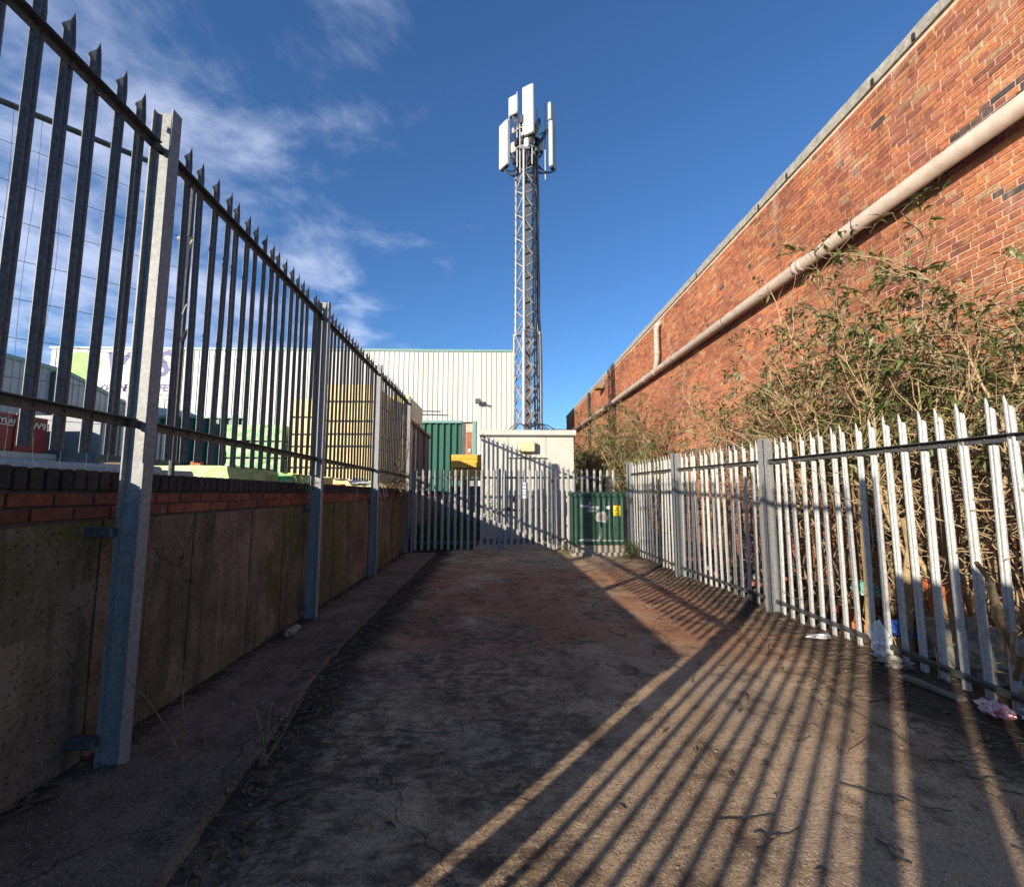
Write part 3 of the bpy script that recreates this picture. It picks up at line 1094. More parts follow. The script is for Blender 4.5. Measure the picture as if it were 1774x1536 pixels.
for i, (ya, yb) in enumerate(gaps):
    MB().box(-2.258, -2.240, yb, ya, 0.05, 3.10 + 0.05 * ((i * 7) % 4)).build('board', 'wood', ct)
for zz in (0.4, 2.85):
    MB().box(-2.30, -2.259, -7.05, -2.62, zz - 0.04, zz + 0.04).build('ledge', 'wood', ct)

# ---- right fence (bays run towards +Y so that +y faces the lane)
rf = thing('palisade_fence', 'bright sunlit galvanised palisade fence on soil in front of the brick wall', 'fence', (3.2, 5.0, 0))
rposts = [(3.22, -0.4), (3.22, 2.36), (3.20, 5.30), (2.99, 7.55), (2.93, 10.08)]
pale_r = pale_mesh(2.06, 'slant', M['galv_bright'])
br_ = rootloc(rf)
random.seed(23)
for i, pq in enumerate(rposts):
    nx = rposts[min(i + 1, 4)]
    pv_ = rposts[max(i - 1, 0)]
    i_post(pq, math.atan2(nx[1] - pv_[1], nx[0] - pv_[0]), -0.05, 2.11, rf, 'galv_post', 0.09, 0.127)
for i in range(4):
    a, b_ = rposts[i], rposts[i + 1]
    fr, L, rot = seg_frame(a, b_)
    n = int(round(L / 0.155))
    pt = L / n
    rail(fr, L, 1.855, 1.855, -0.052, rf, 'galv', pt, pt / 2)
    rail(fr, L, 0.215, 0.215, -0.052, rf, 'galv', pt, pt / 2)
    for zz in (1.855, 0.215):
        cleat(fr, 0.02, zz, rf, -0.05)
        cleat(fr, L - 0.02, zz, rf, -0.05)
    for j in range(n):
        x = pt * (j + 0.5)
        if x < 0.05 or x > L - 0.05:
            continue
        c = fr @ Vector((x, -0.072, 0.055 + random.uniform(-.008, .008)))
        o = link('pale', pale_r, rf, c - br_)
        o.rotation_euler = (random.uniform(-.012, .012), random.uniform(-.008, .008), rot + random.uniform(-.08, .08))

# ---- back fence across the lane with a gate in it (bays run towards -X so that +y faces the camera)
BY = 10.78
bf = thing('palisade_fence', 'low palisade fence with arrow-head pales closing the end of the lane', 'fence', (0, BY, 0))
pale_b = pale_mesh(1.92, 'spade', M['galv_bright'])
bb = rootloc(bf)
GX0, GX1 = 0.02, 1.20


def back_run(xa, xb, parent, ztop, first=0.08, pitch=0.157, mid=False):
    fr_, L_, rot_ = seg_frame((xb, BY), (xa, BY))
    for zz in ((1.80, 0.25, 1.02) if mid else (1.80, 0.25)):
        p_ = MB()
        p_.box(0.0, L_, -0.05, -0.044, zz - 0.05, zz, fr_)
        p_.box(0.0, L_, -0.09, -0.05, zz - 0.006, zz, fr_)
        p_.build('rail', 'galv', parent)
    x_ = xa + first
    bo = rootloc(parent)
    while x_ < xb - 0.03:
        o_ = link('pale', pale_b, parent, Vector((x_, BY + 0.035, ztop - 1.92 + random.uniform(-.006, .006))) - bo, PI)
        o_.rotation_euler = (random.uniform(-.01, .01), random.uniform(-.008, .008), PI + random.uniform(-.05, .05))
        x_ += pitch


random.seed(29)
back_run(-2.12, GX0 - 0.05, bf, 1.985)
back_run(GX1 + 0.05, 2.88, bf, 1.985)
for x in (GX0 - 0.06, GX1 + 0.06):
    MB().bbox(x - 0.04, x + 0.04, BY - 0.005, BY + 0.075, 0, 1.99, 0.006).build('gate_post', 'galv_post', bf)
MB().bbox(-2.15, -2.08, BY - 0.0, BY + 0.07, 0, 1.95, 0.006).build('post', 'galv_post', bf)
gt = thing('palisade_gate', 'single palisade gate with padlock and white notice in front of the cabin', 'gate', ((GX0 + GX1) / 2, BY, 0))
back_run(GX0, GX1, gt, 1.975, 0.09, 0.148, True)
for x in (GX0 + 0.03, GX1 - 0.03):
    MB().box(x - 0.025, x + 0.025, BY + 0.045, BY + 0.095, 0.1, 1.85).build('stile', 'galv_post', gt)
MB().bbox(GX0 + 0.06, GX0 + 0.20, BY - 0.03, BY + 0.03, 0.98, 1.07, 0.01).build('lock_box', 'galv', gt)
MB().tube([(GX0 - 0.02, BY - 0.02, 1.03), (GX0 + 0.07, BY - 0.04, 1.02), (GX0 + 0.16, BY - 0.045, 0.97)], 0.012, 6).build('chain', 'galv', gt)
for zz in (1.70, 0.35):
    MB().bbox(GX1 - 0.05, GX1 + 0.07, BY - 0.02, BY + 0.02, zz - 0.03, zz + 0.03, 0.008).build('hinge', 'galv', gt)
MB().box(0.47, 0.65, BY + 0.010, BY + 0.016, 1.28, 1.66).build('notice', 'white_sign', gt)
for zz in (1.60, 1.50, 1.42, 1.36):
    MB().box(0.50, 0.61, BY + 0.007, BY + 0.010, zz - 0.008, zz + 0.008).build('notice_print', 'black', gt)

# ================================================================== BACKGROUND BUILDINGS AND MAST
def at(px, py, Y):
    """world point seen at a photo pixel on the plane y = Y"""
    fw = Vector((math.sin(CAM_YAW) * math.cos(CAM_PITCH), math.cos(CAM_YAW) * math.cos(CAM_PITCH), math.sin(CAM_PITCH)))
    rt = Vector((math.cos(CAM_YAW), -math.sin(CAM_YAW), 0))
    up = rt.cross(fw)
    d = fw + rt * ((px - IW / 2) / FPX) + up * ((IH / 2 - py) / FPX)
    return Vector((0, 0, 1.5)) + d * (Y / d.y)


def ribbed(x0, x1, y, z0, z1, pitch, rib, dep, name, m, parent, flip=1):
    """profiled sheet in the XZ plane, ribs towards -Y"""
    p = MB()
    prof = []
    x = x0
    while x < x1 - 0.001:
        e = min(x + pitch, x1)
        a = min(x + pitch - rib, e)
        prof += [(x, y), (a, y)]
        if e - a > 0.03:
            prof += [(a + rib * 0.22, y - dep), (e - rib * 0.22, y - dep)]
        x = e
    prof.append((x1, y))
    for zz in (z0, z1):
        p.v += [(a, b_, zz) for a, b_ in prof]
    p.quadgrid(0, 2, len(prof))
    p.v += [(x0, y + 0.2, z0), (x1, y + 0.2, z0), (x1, y + 0.2, z1), (x0, y + 0.2, z1)]
    b0 = len(p.v) - 4
    n = len(prof)
    p.f += [(b0, b0 + 3, b0 + 2, b0 + 1), (0, n, b0 + 3, b0), (n - 1, b0 + 1, b0 + 2, 2 * n - 1), (n, 2 * n - 1, b0 + 2, b0 + 3)]
    return p.build(name, m, parent)


WY = 25.0
wh = thing('warehouse', 'long cream clad warehouse with vertical ribs, teal eaves trim and green doors', 'building', (-12, WY + 8, 1.25))
D1, D2 = (-4.75, -2.22, 5.28), (-19.1, -14.4, 5.50)
WT = 9.36
for (a, b_, z0, z1) in ((-25.3, D2[0], 1.25, WT), (D2[0], D2[1], D2[2], WT), (D2[1], D1[0], 1.25, WT), (D1[0], -1.42, D1[2], WT), (-1.42, 0.66, 0.0, WT)):
    ribbed(a, b_, WY, z0, z1, 0.285, 0.075, 0.035, 'cladding', 'cream', wh)
MB().box(-25.4, 0.74, WY - 0.06, WY + 0.4, WT, WT + 0.13).build('eaves_trim', 'teal', wh)
MB().box(-25.2, 0.6, WY + 0.3, WY + 30, 0, WT - 0.05).build('hall', 'cream', wh)
MB().box(0.64, 0.74, WY - 0.07, WY + 0.1, 0.0, WT).build('corner_trim', 'cream', wh)
for (a, b_, zt_) in (D1, D2):
    d = ribbed(a + 0.1, b_ - 0.05, WY + 0.16, 1.25, zt_ - 0.05, 0.36, 0.16, 0.12, 'door', 'green_door', wh)
    f = MB()
    f.box(a, b_, WY - 0.05, WY + 0.16, zt_ - 0.06, zt_ + 0.08)
    f.box(a - 0.1, a + 0.06, WY - 0.04, WY + 0.15, 1.25, zt_ - 0.06)
    f.build('door_frame', 'teal', d)
# brick pier between door and cladding, with its steel jamb
pier = MB()
pier.box(-2.20, -1.50, WY - 0.02, WY + 0.2, 1.25, D1[2] - 0.1)
po = pier.build('pier', 'mortar', wh)
q = MB()
for r_ in range(46):
    z0 = 1.27 + r_ * 0.075
    o_ = 0.08 * (r_ % 2)
    for k in range(3):
        x0 = -1.99 + o_ * 0.5 + k * 0.11
        q.box(x0, x0 + 0.095, WY - 0.035, WY, z0, z0 + 0.063)
        c = random.choice(TONES[:4] + [(0.46, 0.155, 0.055)])
        q.c += [(*c, 1)] * 6
s = q.build('pier_bricks', 'brick', po)
s['kind'] = 'stuff'
MB().box(-2.22, -2.02, WY - 0.05, WY - 0.02, 1.25, D1[2] - 0.08).build('jamb', 'panel_c', wh)
MB().box(-1.62, -1.42, WY - 0.06, WY - 0.02, 1.25, D1[2] + 0.05).build('jamb', 'teal', wh)
MB().bbox(-1.86, -1.70, WY - 0.09, WY - 0.035, 3.55, 3.75, 0.01).build('alarm_box', 'white', wh)
c = at(830, 697, WY)
sl = MB()
sl.bbox(c.x - 0.20, c.x + 0.10, WY - 0.42, WY - 0.18, c.z - 0.12, c.z + 0.14, 0.03)
so = sl.build('security_light', 'galv', wh)
MB().tube([(c.x - 0.05, WY - 0.2, c.z), (c.x - 0.05, WY - 0.02, c.z + 0.05)], 0.03, 6).build('arm', 'galv', so)
MB().tube([(c.x + 0.10, WY - 0.32, c.z - 0.02), (c.x + 0.34, WY - 0.42, c.z - 0.10)], [0.05, 0.06], 8).build('lens_hood', 'panel_c', so)
bpole = at(712, 714, WY)
MB().tube([(bpole.x - 0.5, WY - 0.4, bpole.z + 0.03), (bpole.x + 1.75, WY - 0.4, bpole.z - 0.02)], 0.035, 6).build('awning_bar', 'galv', wh)
# printed banner lettering on the cladding
bs = thing('banner', 'large printed banner with green emblem and purple lettering high on the cream warehouse', 'banner', (-21, WY - 0.1, 6.5))
p0, p1 = at(128, 606, WY), at(304, 692, WY)
MB().box(p0.x, p1.x, WY - 0.052, WY - 0.040, p1.z, p0.z).build('sheet', 'cream', bs)
gb = MB()
cc = at(147, 634, WY)
poly = []
for k in range(26):
    an = 2 * PI * k / 26
    r_ = 0.82 * (1 + 0.12 * math.sin(3 * an + 1) + 0.06 * math.sin(7 * an))
    poly.append((cc.x + r_ * math.cos(an), cc.z + r_ * 1.02 * math.sin(an)))
gb.prism(poly, 'y', WY - 0.062, WY - 0.053)
gb.build('emblem', 'lime', bs)


def wtext(s_, px, py, size, nm='lettering', m='purple', sh=0.25, bold=0.0):
    c_ = at(px, py, WY)
    text_mesh(s_, size, m, nm, bs, Matrix.Translation((c_.x, WY - 0.058, c_.z)) @ Matrix.Rotation(PI / 2, 4, 'X'), 0.004, sh, bold)


wtext('V', 176, 654, 2.1, bold=0.05)
wtext('T', 217, 654, 2.1, bold=0.05)
wtext('S', 262, 652, 2.1, bold=0.05)
wtext('OWN', 174, 678, 0.55, sh=0.1, bold=0.02)
wtext('FOR', 214, 678, 0.55, sh=0.1, bold=0.02)
wtext('LIFE', 262, 678, 0.55, sh=0.1, bold=0.02)
MB().box(at(176, 662, WY).x, at(196, 662, WY).x, WY - 0.058, WY - 0.053, at(0, 664, WY).z, at(0, 660, WY).z).build('strapline', 'panel_b', bs)

# grey shed on the far left: shaded side wall with its top edge falling towards the warehouse
sd = thing('grey_shed', 'pale grey clad shed in shade at the far side of the yard, dark corner pipe', 'building', (-24, 18, 1.25))
p = MB()
XS = -20.8
tops = [(8.0, 7.05), (21.3, 7.0), (24.6, 6.2)]
ys_ = []
yy = 8.0
while yy < 24.6:
    ys_ += [(yy, 0), (yy + 0.20, 0), (yy + 0.225, 0.03), (yy + 0.275, 0.03)]
    yy += 0.30
ztop = lambda y_: 7.05 if y_ < 21.3 else 7.05 - (y_ - 21.3) * 0.235
p.v = [(XS + d, a, 1.25) for a, d in ys_] + [(XS + d, a, ztop(a)) for a, d in ys_]
p.quadgrid(0, 2, len(ys_))
p.build('side_wall', 'grey_clad', sd)
b_ = MB()
b_.prism([(8.0, 1.25), (24.7, 1.25), (24.7, 6.15), (21.3, 6.98), (8.0, 6.98)], 'x', -32, XS - 0.01)
b_.build('hall', 'grey_clad', sd)
t_ = MB()
t_.prism([(7.9, 6.98), (21.3, 6.98), (24.75, 6.14), (24.75, 6.32), (21.3, 7.16), (7.9, 7.16)], 'x', -32, XS + 0.08)
t_.build('roof_edge', 'teal', sd)
MB().box(XS + 0.03, XS + 0.22, 20.6, 21.1, 1.25, 6.9).build('corner_pipe', 'panel_c', sd)
lo = MB()
lo.prism([(17.0, 1.25), (24.3, 1.25), (24.3, 4.0), (17.0, 4.4)], 'x', XS + 0.05, XS + 2.2)
lo.build('lean_to', 'grey_clad', sd)

# far building with a grey roof seen beyond the mast
fb = thing('far_building', 'distant building with grey corrugated roof beyond the mast', 'building', (10, 44, 0))
MB().box(4.6, 16, 40, 56, 0, 5.6).build('wall', 'grey_clad', fb)
p = MB()
x = 4.4
while x < 16.2:
    p.v += [(x, 39.6, 5.6), (x, 48, 8.0), (x + 0.16, 39.6, 5.68), (x + 0.16, 48, 8.08)]
    x += 0.32
n2 = len(p.v) // 2
for k in range(n2 - 1):
    p.f.append((2 * k, 2 * k + 2, 2 * k + 3, 2 * k + 1))
p.build('roof', 'roofing', fb)

# ------------------------------------------------------------------ equipment cabin
CY = 12.2
cb = thing('equipment_cabin', 'cream equipment cabin with flat overhanging roof and cream vent behind the back fence', 'cabin', (0.73, CY + 1.2, 0))
a, b_ = at(833, 753, CY), at(995, 753, CY)
x0, x1, zt_ = a.x, b_.x, 2.98
MB().box(x0 + 0.02, x1 - 0.02, CY + 0.02, CY + 2.4, 0.16, zt_).build('body', 'cabin', cb)
xs3 = [x0 + 0.02, at(880, 800, CY).x, at(946, 800, CY).x, x1 - 0.02]
for i in range(3):
    MB().box(xs3[i] + 0.006, xs3[i + 1] - 0.006, CY - 0.0, CY + 0.019, 0.17, zt_ - 0.01).build('wall_panel', 'cabin', cb)
MB().bbox(x0 - 0.05, x1 + 0.05, CY - 0.07, CY + 2.46, zt_, zt_ + 0.14, 0.012).build('roof', 'cabin', cb)
MB().box(x0 - 0.04, x1 + 0.04, CY - 0.055, CY - 0.03, zt_ - 0.035, zt_ - 0.002).build('drip_edge', 'galv', cb)
MB().box(x0 + 0.1, x1 - 0.1, CY + 0.1, CY + 2.3, -0.05, 0.16).build('plinth', 'con_base', cb)
do = MB()
do.bbox(xs3[1] + 0.05, xs3[2] - 0.05, CY - 0.022, CY - 0.001, 0.28, 2.32, 0.006)
dd = do.build('door', 'cabin', cb)
MB().box(xs3[1] + 0.02, xs3[2] + 0.02, CY - 0.05, CY - 0.023, 2.335, 2.36).build('drip_bar', 'galv', dd)
MB().bbox(xs3[1] + 0.12, xs3[1] + 0.17, CY - 0.06, CY - 0.022, 1.15, 1.30, 0.008).build('handle', 'galv', dd)
v0, v1 = at(897, 765, CY), at(929, 785, CY)
ve = MB()
ve.bbox(v0.x + 0.02, v1.x - 0.04, CY - 0.20, CY - 0.0, v1.z + 0.03, v0.z - 0.02, 0.025)
vo = ve.build('vent_hood', 'vent', cb)
fr_ = MB()
for (xa, xb, za, zb) in ((v0.x - 0.03, v1.x + 0.03, v0.z + 0.0, v0.z + 0.025), (v0.x - 0.03, v1.x + 0.03, v1.z - 0.035, v1.z - 0.01),
                         (v0.x - 0.03, v0.x - 0.008, v1.z - 0.01, v0.z), (v1.x + 0.008, v1.x + 0.03, v1.z - 0.01, v0.z)):
    fr_.box(xa, xb, CY - 0.014, CY - 0.001, za, zb)
fr_.build('vent_frame', 'cabin', vo)

# ------------------------------------------------------------------ green street cabinet
gc = thing('green_cabinet', 'dark green steel street cabinet with scuffed doors and yellow hazard label', 'cabinet', (2.24, 10.4, 0))
c0, c1, cy0, cy1, ctop = 1.63, 2.87, 10.15, 10.60, 1.40
MB().bbox(c0 - 0.03, c1 + 0.03, cy0 - 0.05, cy1 + 0.03, -0.04, 0.085, 0.012).build('base_slab', 'con_base', gc)
MB().box(c0 + 0.02, c1 - 0.02, cy0 + 0.012, cy1, 0.085, 0.24).build('plinth', 'con_base', gc)
MB().bbox(c0, c1, cy0 + 0.01, cy1, 0.24, ctop - 0.05, 0.015).build('body', 'cab_green', gc)
lid = MB()
lid.prism([(cy0 - 0.035, ctop - 0.06), (cy1 + 0.03, ctop - 0.06), (cy1 + 0.03, ctop + 0.03), (cy0 + 0.10, ctop + 0.035), (cy0 - 0.035, ctop - 0.01)], 'x', c0 - 0.03, c1 + 0.03)
lid.build('lid', 'cab_green', gc)
xm = c0 + 0.66
for (xa, xb, nm) in ((c0 + 0.04, xm - 0.006, 'door'), (xm + 0.006, c1 - 0.04, 'door')):
    d = MB()
    d.bbox(xa, xb, cy0 - 0.012, cy0 + 0.012, 0.27, ctop - 0.08, 0.008)
    do_ = d.build(nm, 'cab_green', gc)
    h_ = MB()
    xx = xa + 0.05
    while xx < xb - 0.06:                 # pressed flutes
        h_.prism([(xx, cy0 - 0.0125), (xx + 0.055, cy0 - 0.0125), (xx + 0.042, cy0 - 0.021), (xx + 0.013, cy0 - 0.021)], 'z', 0.33, ctop - 0.16)
        xx += 0.10
    h_.build('flutes', 'cab_green', do_)
def worn(pts_, nm='worn_patch'):
    q_ = MB()
    q_.prism([(xm + a_, z2) for a_, z2 in pts_], 'y', cy0 - 0.0228, cy0 - 0.0214)
    q_.build(nm, 'scuff', gc)


worn([(-0.50, 1.12), (-0.42, 1.08), (-0.33, 1.10), (-0.28, 1.04), (-0.20, 1.07), (-0.10, 1.03), (-0.05, 1.10), (-0.16, 1.13), (-0.22, 1.11), (-0.30, 1.15), (-0.40, 1.13), (-0.47, 1.16)])
worn([(-0.36, 1.02), (-0.25, 0.97), (-0.18, 1.00), (-0.13, 0.97), (-0.10, 1.01), (-0.2, 1.035), (-0.29, 1.04)])
worn([(-0.13, 0.78), (0.10, 0.74), (0.13, 0.86), (0.09, 0.97), (0.02, 1.0), (-0.12, 0.96), (-0.17, 0.87)])
worn([(-0.09, 0.36), (-0.02, 0.33), (0.0, 0.50), (-0.01, 0.62), (-0.04, 0.66), (-0.05, 0.52)])
worn([(-0.56, 0.345), (-0.30, 0.335), (0.2, 0.34), (0.5, 0.335), (0.5, 0.352), (0.1, 0.36), (-0.2, 0.375), (-0.4, 0.39), (-0.54, 0.37)])
MB().bbox(xm - 0.05, xm - 0.012, cy0 - 0.04, cy0 - 0.013, 0.80, 0.92, 0.008).build('handle', 'galv_post', gc)
MB().bbox(xm - 0.10, xm + 0.08, cy0 - 0.026, cy0 - 0.0235, 0.80, 0.93, 0.001).build('lock_plate', 'con_base', gc)
hs = MB().box(xm + 0.26, xm + 0.42, cy0 - 0.030, cy0 - 0.0225, 0.90, 1.13).build('hazard_label', 'yellow_sign', gc)
tr = MB()
tcx, tz = xm + 0.34, 1.045
tr.prism([(tcx - 0.055, tz - 0.045), (tcx + 0.055, tz - 0.045), (tcx, tz + 0.06)], 'y', cy0 - 0.032, cy0 - 0.0302)
tr.build('warning_triangle', 'black', hs)
tr = MB()
tr.prism([(tcx - 0.034, tz - 0.032), (tcx + 0.034, tz - 0.032), (tcx, tz + 0.034)], 'y', cy0 - 0.034, cy0 - 0.0322)
tr.build('triangle_field', 'yellow_sign', hs)
tr = MB()
tr.prism([(tcx - 0.004, tz + 0.020), (tcx + 0.006, tz + 0.018), (tcx + 0.001, tz + 0.002), (tcx + 0.012, tz + 0.002), (tcx - 0.006, tz - 0.028), (tcx - 0.002, tz - 0.008), (tcx - 0.012, tz - 0.008)], 'y', cy0 - 0.036, cy0 - 0.0342)
tr.build('flash_symbol', 'black', hs)
for zz in (0.965, 0.94, 0.915):
    MB().box(xm + 0.29, xm + 0.39, cy0 - 0.032, cy0 - 0.0302, zz - 0.006, zz + 0.006).build('label_print', 'black', hs)
MB().box(xm + 0.09, xm + 0.18, cy0 - 0.030, cy0 - 0.0225, 1.05, 1.12).build('number_label', 'white_sign', gc)
MB().box(c0 + 0.36, c0 + 0.41, cy0 - 0.030, cy0 - 0.0225, 1.17, 1.20).build('number_label', 'white_sign', gc)

# ------------------------------------------------------------------ lattice mast with antennas
MY = 15.0
mx = at(913, 600, MY).x
ms = thing('lattice_mast', 'galvanised lattice telecom mast carrying white panel antennas above the cabin', 'mast', (mx, MY, 0))
ROT = R(28)
ZJ, ZT = at(900, 580, MY).z, at(912, 268, MY).z


def msize(z_):
    return 0.70 - 0.07 * z_ / ZJ if z_ < ZJ else 0.575 - 0.03 * (z_ - ZJ) / (ZT - ZJ)


def mcorner(k, z_):
    s_ = msize(z_) / math.sqrt(2)
    an = ROT + PI / 4 + k * PI / 2
    return Vector((mx + s_ * math.cos(an), MY + s_ * math.sin(an), z_))


for k in range(4):
    MB().tube([mcorner(k, 0.0), mcorner(k, ZJ - 0.01)], [0.058, 0.054], 8).build('leg', 'steel', ms)
    MB().tube([mcorner(k, ZJ), mcorner(k, ZT)], 0.047, 8).build('leg', 'steel', ms)
    MB().tube([mcorner(k, ZJ - 0.05), mcorner(k, ZJ + 0.05)], 0.085, 10).build('flange', 'steel', ms)
levels = list(np.linspace(0.2, ZJ, 9)) + list(np.linspace(ZJ, ZT, 16))[1:]
for i in range(len(levels) - 1):
    for k in range(4):
        za, zb = levels[i], levels[i + 1]
        A, B = (mcorner(k, za), mcorner((k + 1) % 4, zb)) if (i + k) % 2 else (mcorner((k + 1) % 4, za), mcorner(k, zb))
        MB().tube([A, B], 0.029, 5).build('brace', 'steel', ms)
        if i < 8:
            A2, B2 = (mcorner((k + 1) % 4, za), mcorner(k, zb)) if (i + k) % 2 else (mcorner(k, za), mcorner((k + 1) % 4, zb))
            MB().tube([A2, B2], 0.021, 5).build('brace', 'steel', ms)
for zz in (ZJ + 0.02, 3.4, ZT - 0.1, ZT - 1.0):
    for k in range(4):
        MB().tube([mcorner(k, zz), mcorner((k + 1) % 4, zz)], 0.03, 6).build('ring_beam', 'steel', ms)
# feeder cables up the right-hand side, climbing ladder on the left
random.seed(41)
for k in range(9):
    dx, dy = 0.10 + 0.075 * (k % 4), -0.26 + 0.085 * (k // 2)
    pts = []
    for zz in np.linspace(0.3, ZT + 0.3, 16):
        s_ = msize(min(zz, ZT)) * 0.9
        pts.append((mx + (dx + 0.14) * s_ / 0.55 + 0.01 * math.sin(zz * 2 + k), MY + dy + 0.01 * math.cos(zz * 1.7 + k), zz))
    MB().tube(pts, 0.021, 5).build('feeder_cable', 'cable', ms)
MB().box(mx - 0.05, mx + 0.12, MY - 0.02, MY + 0.0, 0.3, ZT).build('cable_tray', 'galv', ms)
ld = MB()
lx = [(mx - 0.46, MY - 0.12), (mx - 0.42, MY + 0.12)]
for (xa, ya) in lx:
    ld.tube([(xa - 0.03, ya, 0.4), (xa + 0.06, ya, ZT)], 0.010, 5)
zz = 0.6
while zz < ZT:
    u = 0.09 * (zz - 0.4) / (ZT - 0.4) - 0.03
    ld.tube([(lx[0][0] + u, lx[0][1], zz), (lx[1][0] + u, lx[1][1], zz)], 0.008, 4)
    zz += 0.30
ld.build('ladder', 'galv', ms)


def antenna(px0, px1, py0, py1, rot, dep, dy, name='panel_antenna', m='white'):
    a_, b2 = at(px0, py0, MY + dy), at(px1, py1, MY + dy)
    wd = (b2.x - a_.x) / max(0.5, math.cos(rot))
    cx, z0_, z1_ = (a_.x + b2.x) / 2, b2.z, a_.z
    mt = Matrix.Translation((cx, MY + dy, 0)) @ Matrix.Rotation(rot, 4, 'Z')
    p_ = MB()
    p_.bbox(-wd / 2, wd / 2, -dep / 2, dep / 2, z0_, z1_, min(0.035, dep * 0.3), mt)
    o_ = p_.build(name, m, ms)
    k_ = MB()
    k_.box(-wd * 0.36, wd * 0.36, -dep * 0.3, dep * 0.3, z0_ - 0.05, z0_ - 0.001, mt)
    k_.build('connector_plate', 'cable', o_)
    return cx, MY + dy, z0_, z1_


ants = [antenna(906, 925, 150, 234, R(-30), 0.16, -0.45), antenna(882, 897, 168, 200, R(-32), 0.14, -0.30),
        antenna(867, 881, 214, 291, R(-52), 0.17, -0.05), antenna(950, 960, 181, 211, R(48), 0.14, -0.05),
        antenna(952, 962, 214, 292, R(58), 0.16, 0.0), antenna(884, 894, 248, 265, R(-35), 0.12, -0.15, 'radio_unit'),
        antenna(926, 935, 218, 240, R(20), 0.14, -0.1, 'radio_unit'), antenna(908, 917, 240, 256, R(-20), 0.14, -0.36, 'radio_unit'),
        antenna(932, 940, 246, 262, R(30), 0.14, 0.1, 'radio_unit')]


def pole(px, py0, py1, dy, r_=0.028):
    a_, b2 = at(px, py0, MY + dy), at(px, py1, MY + dy)
    MB().tube([b2, Vector((b2.x, MY + dy, a_.z))], r_, 8).build('mounting_pole', 'steel', ms)
    return b2.x, MY + dy, b2.z, a_.z


poles = [pole(896, 160, 290, -0.2), pole(901, 215, 300, -0.3), pole(882, 198, 285, -0.02), pole(945, 180, 312, 0.0), pole(922, 175, 285, -0.33),
         pole(931, 190, 290, 0.25), pole(912, 255, 300, -0.3)]
# stand-off arms
for (xa, ya, z0_, z1_) in poles:
    for zz in (z0_ + 0.25, (z0_ + z1_) / 2 + 0.1):
        MB().tube([(xa, ya, zz), (mx + (xa - mx) * 0.3, MY, min(zz, ZT - 0.05) if zz < ZT + 0.4 else ZT + 0.2)], 0.022, 6).build('standoff_arm', 'steel', ms)
MB().tube([(mx, MY, ZT - 0.2), (mx, MY, ZT + 1.3)], 0.05, 8).build('spine', 'steel', ms)
for zz in (ZT + 0.05, ZT + 0.75):
    pts = [(mx + 0.47 * math.cos(t2), MY + 0.40 * math.sin(t2), zz) for t2 in np.linspace(0, 2 * PI, 13)]
    MB().tube(pts, 0.026, 6, False).build('head_ring', 'steel', ms)
MB().bbox(mx - 0.26, mx + 0.10, MY - 0.42, MY - 0.05, ZT - 0.10, ZT - 0.02, 0.01).build('head_platform', 'galv_post', ms)
# drooping jumper cables
for i, (xa, ya, z0_, z1_) in enumerate(ants):
    for k in range(3):
        x2 = mx + random.uniform(-0.2, 0.25)
        z2 = ZT + random.uniform(-0.4, 0.2)
        sag = random.uniform(0.22, 0.5)
        pts = []
        for t2 in np.linspace(0, 1, 10):
            pts.append((xa + (x2 - xa) * t2 + 0.05 * math.sin(5 * t2 + k) - (0.05 * math.copysign(1, mx - xa) * (1 - t2)), ya + (MY - 0.1 - ya) * t2,
                        z0_ - 0.03 + (z2 - z0_) * t2 ** 2 - sag * 4 * t2 * (1 - t2) * (1 - 0.5 * t2)))
        MB().tube(pts, 0.024, 5).build('jumper_cable', 'cable', ms)
for k in range(44):
    an = random.uniform(0, 2 * PI)
    xa, ya = mx + 0.36 * math.cos(an), MY + 0.3 * math.sin(an)
    za = ZT + random.uniform(-0.25, 1.0)
    pts = [(xa + random.uniform(-.07, .07) * t2, ya + random.uniform(-.05, .05), za + (ZT - 0.55 - za) * t2 + 0.06 * math.sin(6 * t2 + k)) for t2 in np.linspace(0, 1, 7)]
    MB().tube(pts, random.choice((0.016, 0.026, 0.035)), 5).build('jumper_cable', 'cable', ms)
for k in range(48):
    an = random.uniform(0, 2 * PI)
    rr = random.uniform(0.2, 0.5)
    c = Vector((mx + rr * math.cos(an), MY + rr * math.sin(an), ZT + random.uniform(-0.5, 1.25)))
    h_ = random.uniform(0.04, 0.17)
    mt = Matrix.Translation(c) @ Matrix.Rotation(an, 4, 'Z')
    MB().bbox(-0.04, 0.04, -random.uniform(0.04, 0.1), 0.05, -h_, h_, 0.008, mt).build('clamp_box', random.choice(('cable', 'cable', 'steel', 'white', 'galv')), ms)
# loose wiring from mast foot to the cabin roof
for k in range(7):
    xa = mx + random.uniform(-0.2, 0.3)
    xb = mx + random.choice((-1, 1)) * random.uniform(0.5, 1.2)
    pts = [(xa + (xb - xa) * t2, MY - 0.3 - 1.0 * t2, 3.55 + 0.25 * math.sin(PI * t2) - 0.45 * t2) for t2 in np.linspace(0, 1, 8)]
    MB().tube(pts, 0.016, 5).build('earth_cable', 'galv_post' if k % 2 else 'cable', ms)

# ================================================================== YARD GOODS BEHIND THE LEFT FENCE
YZ = 1.25


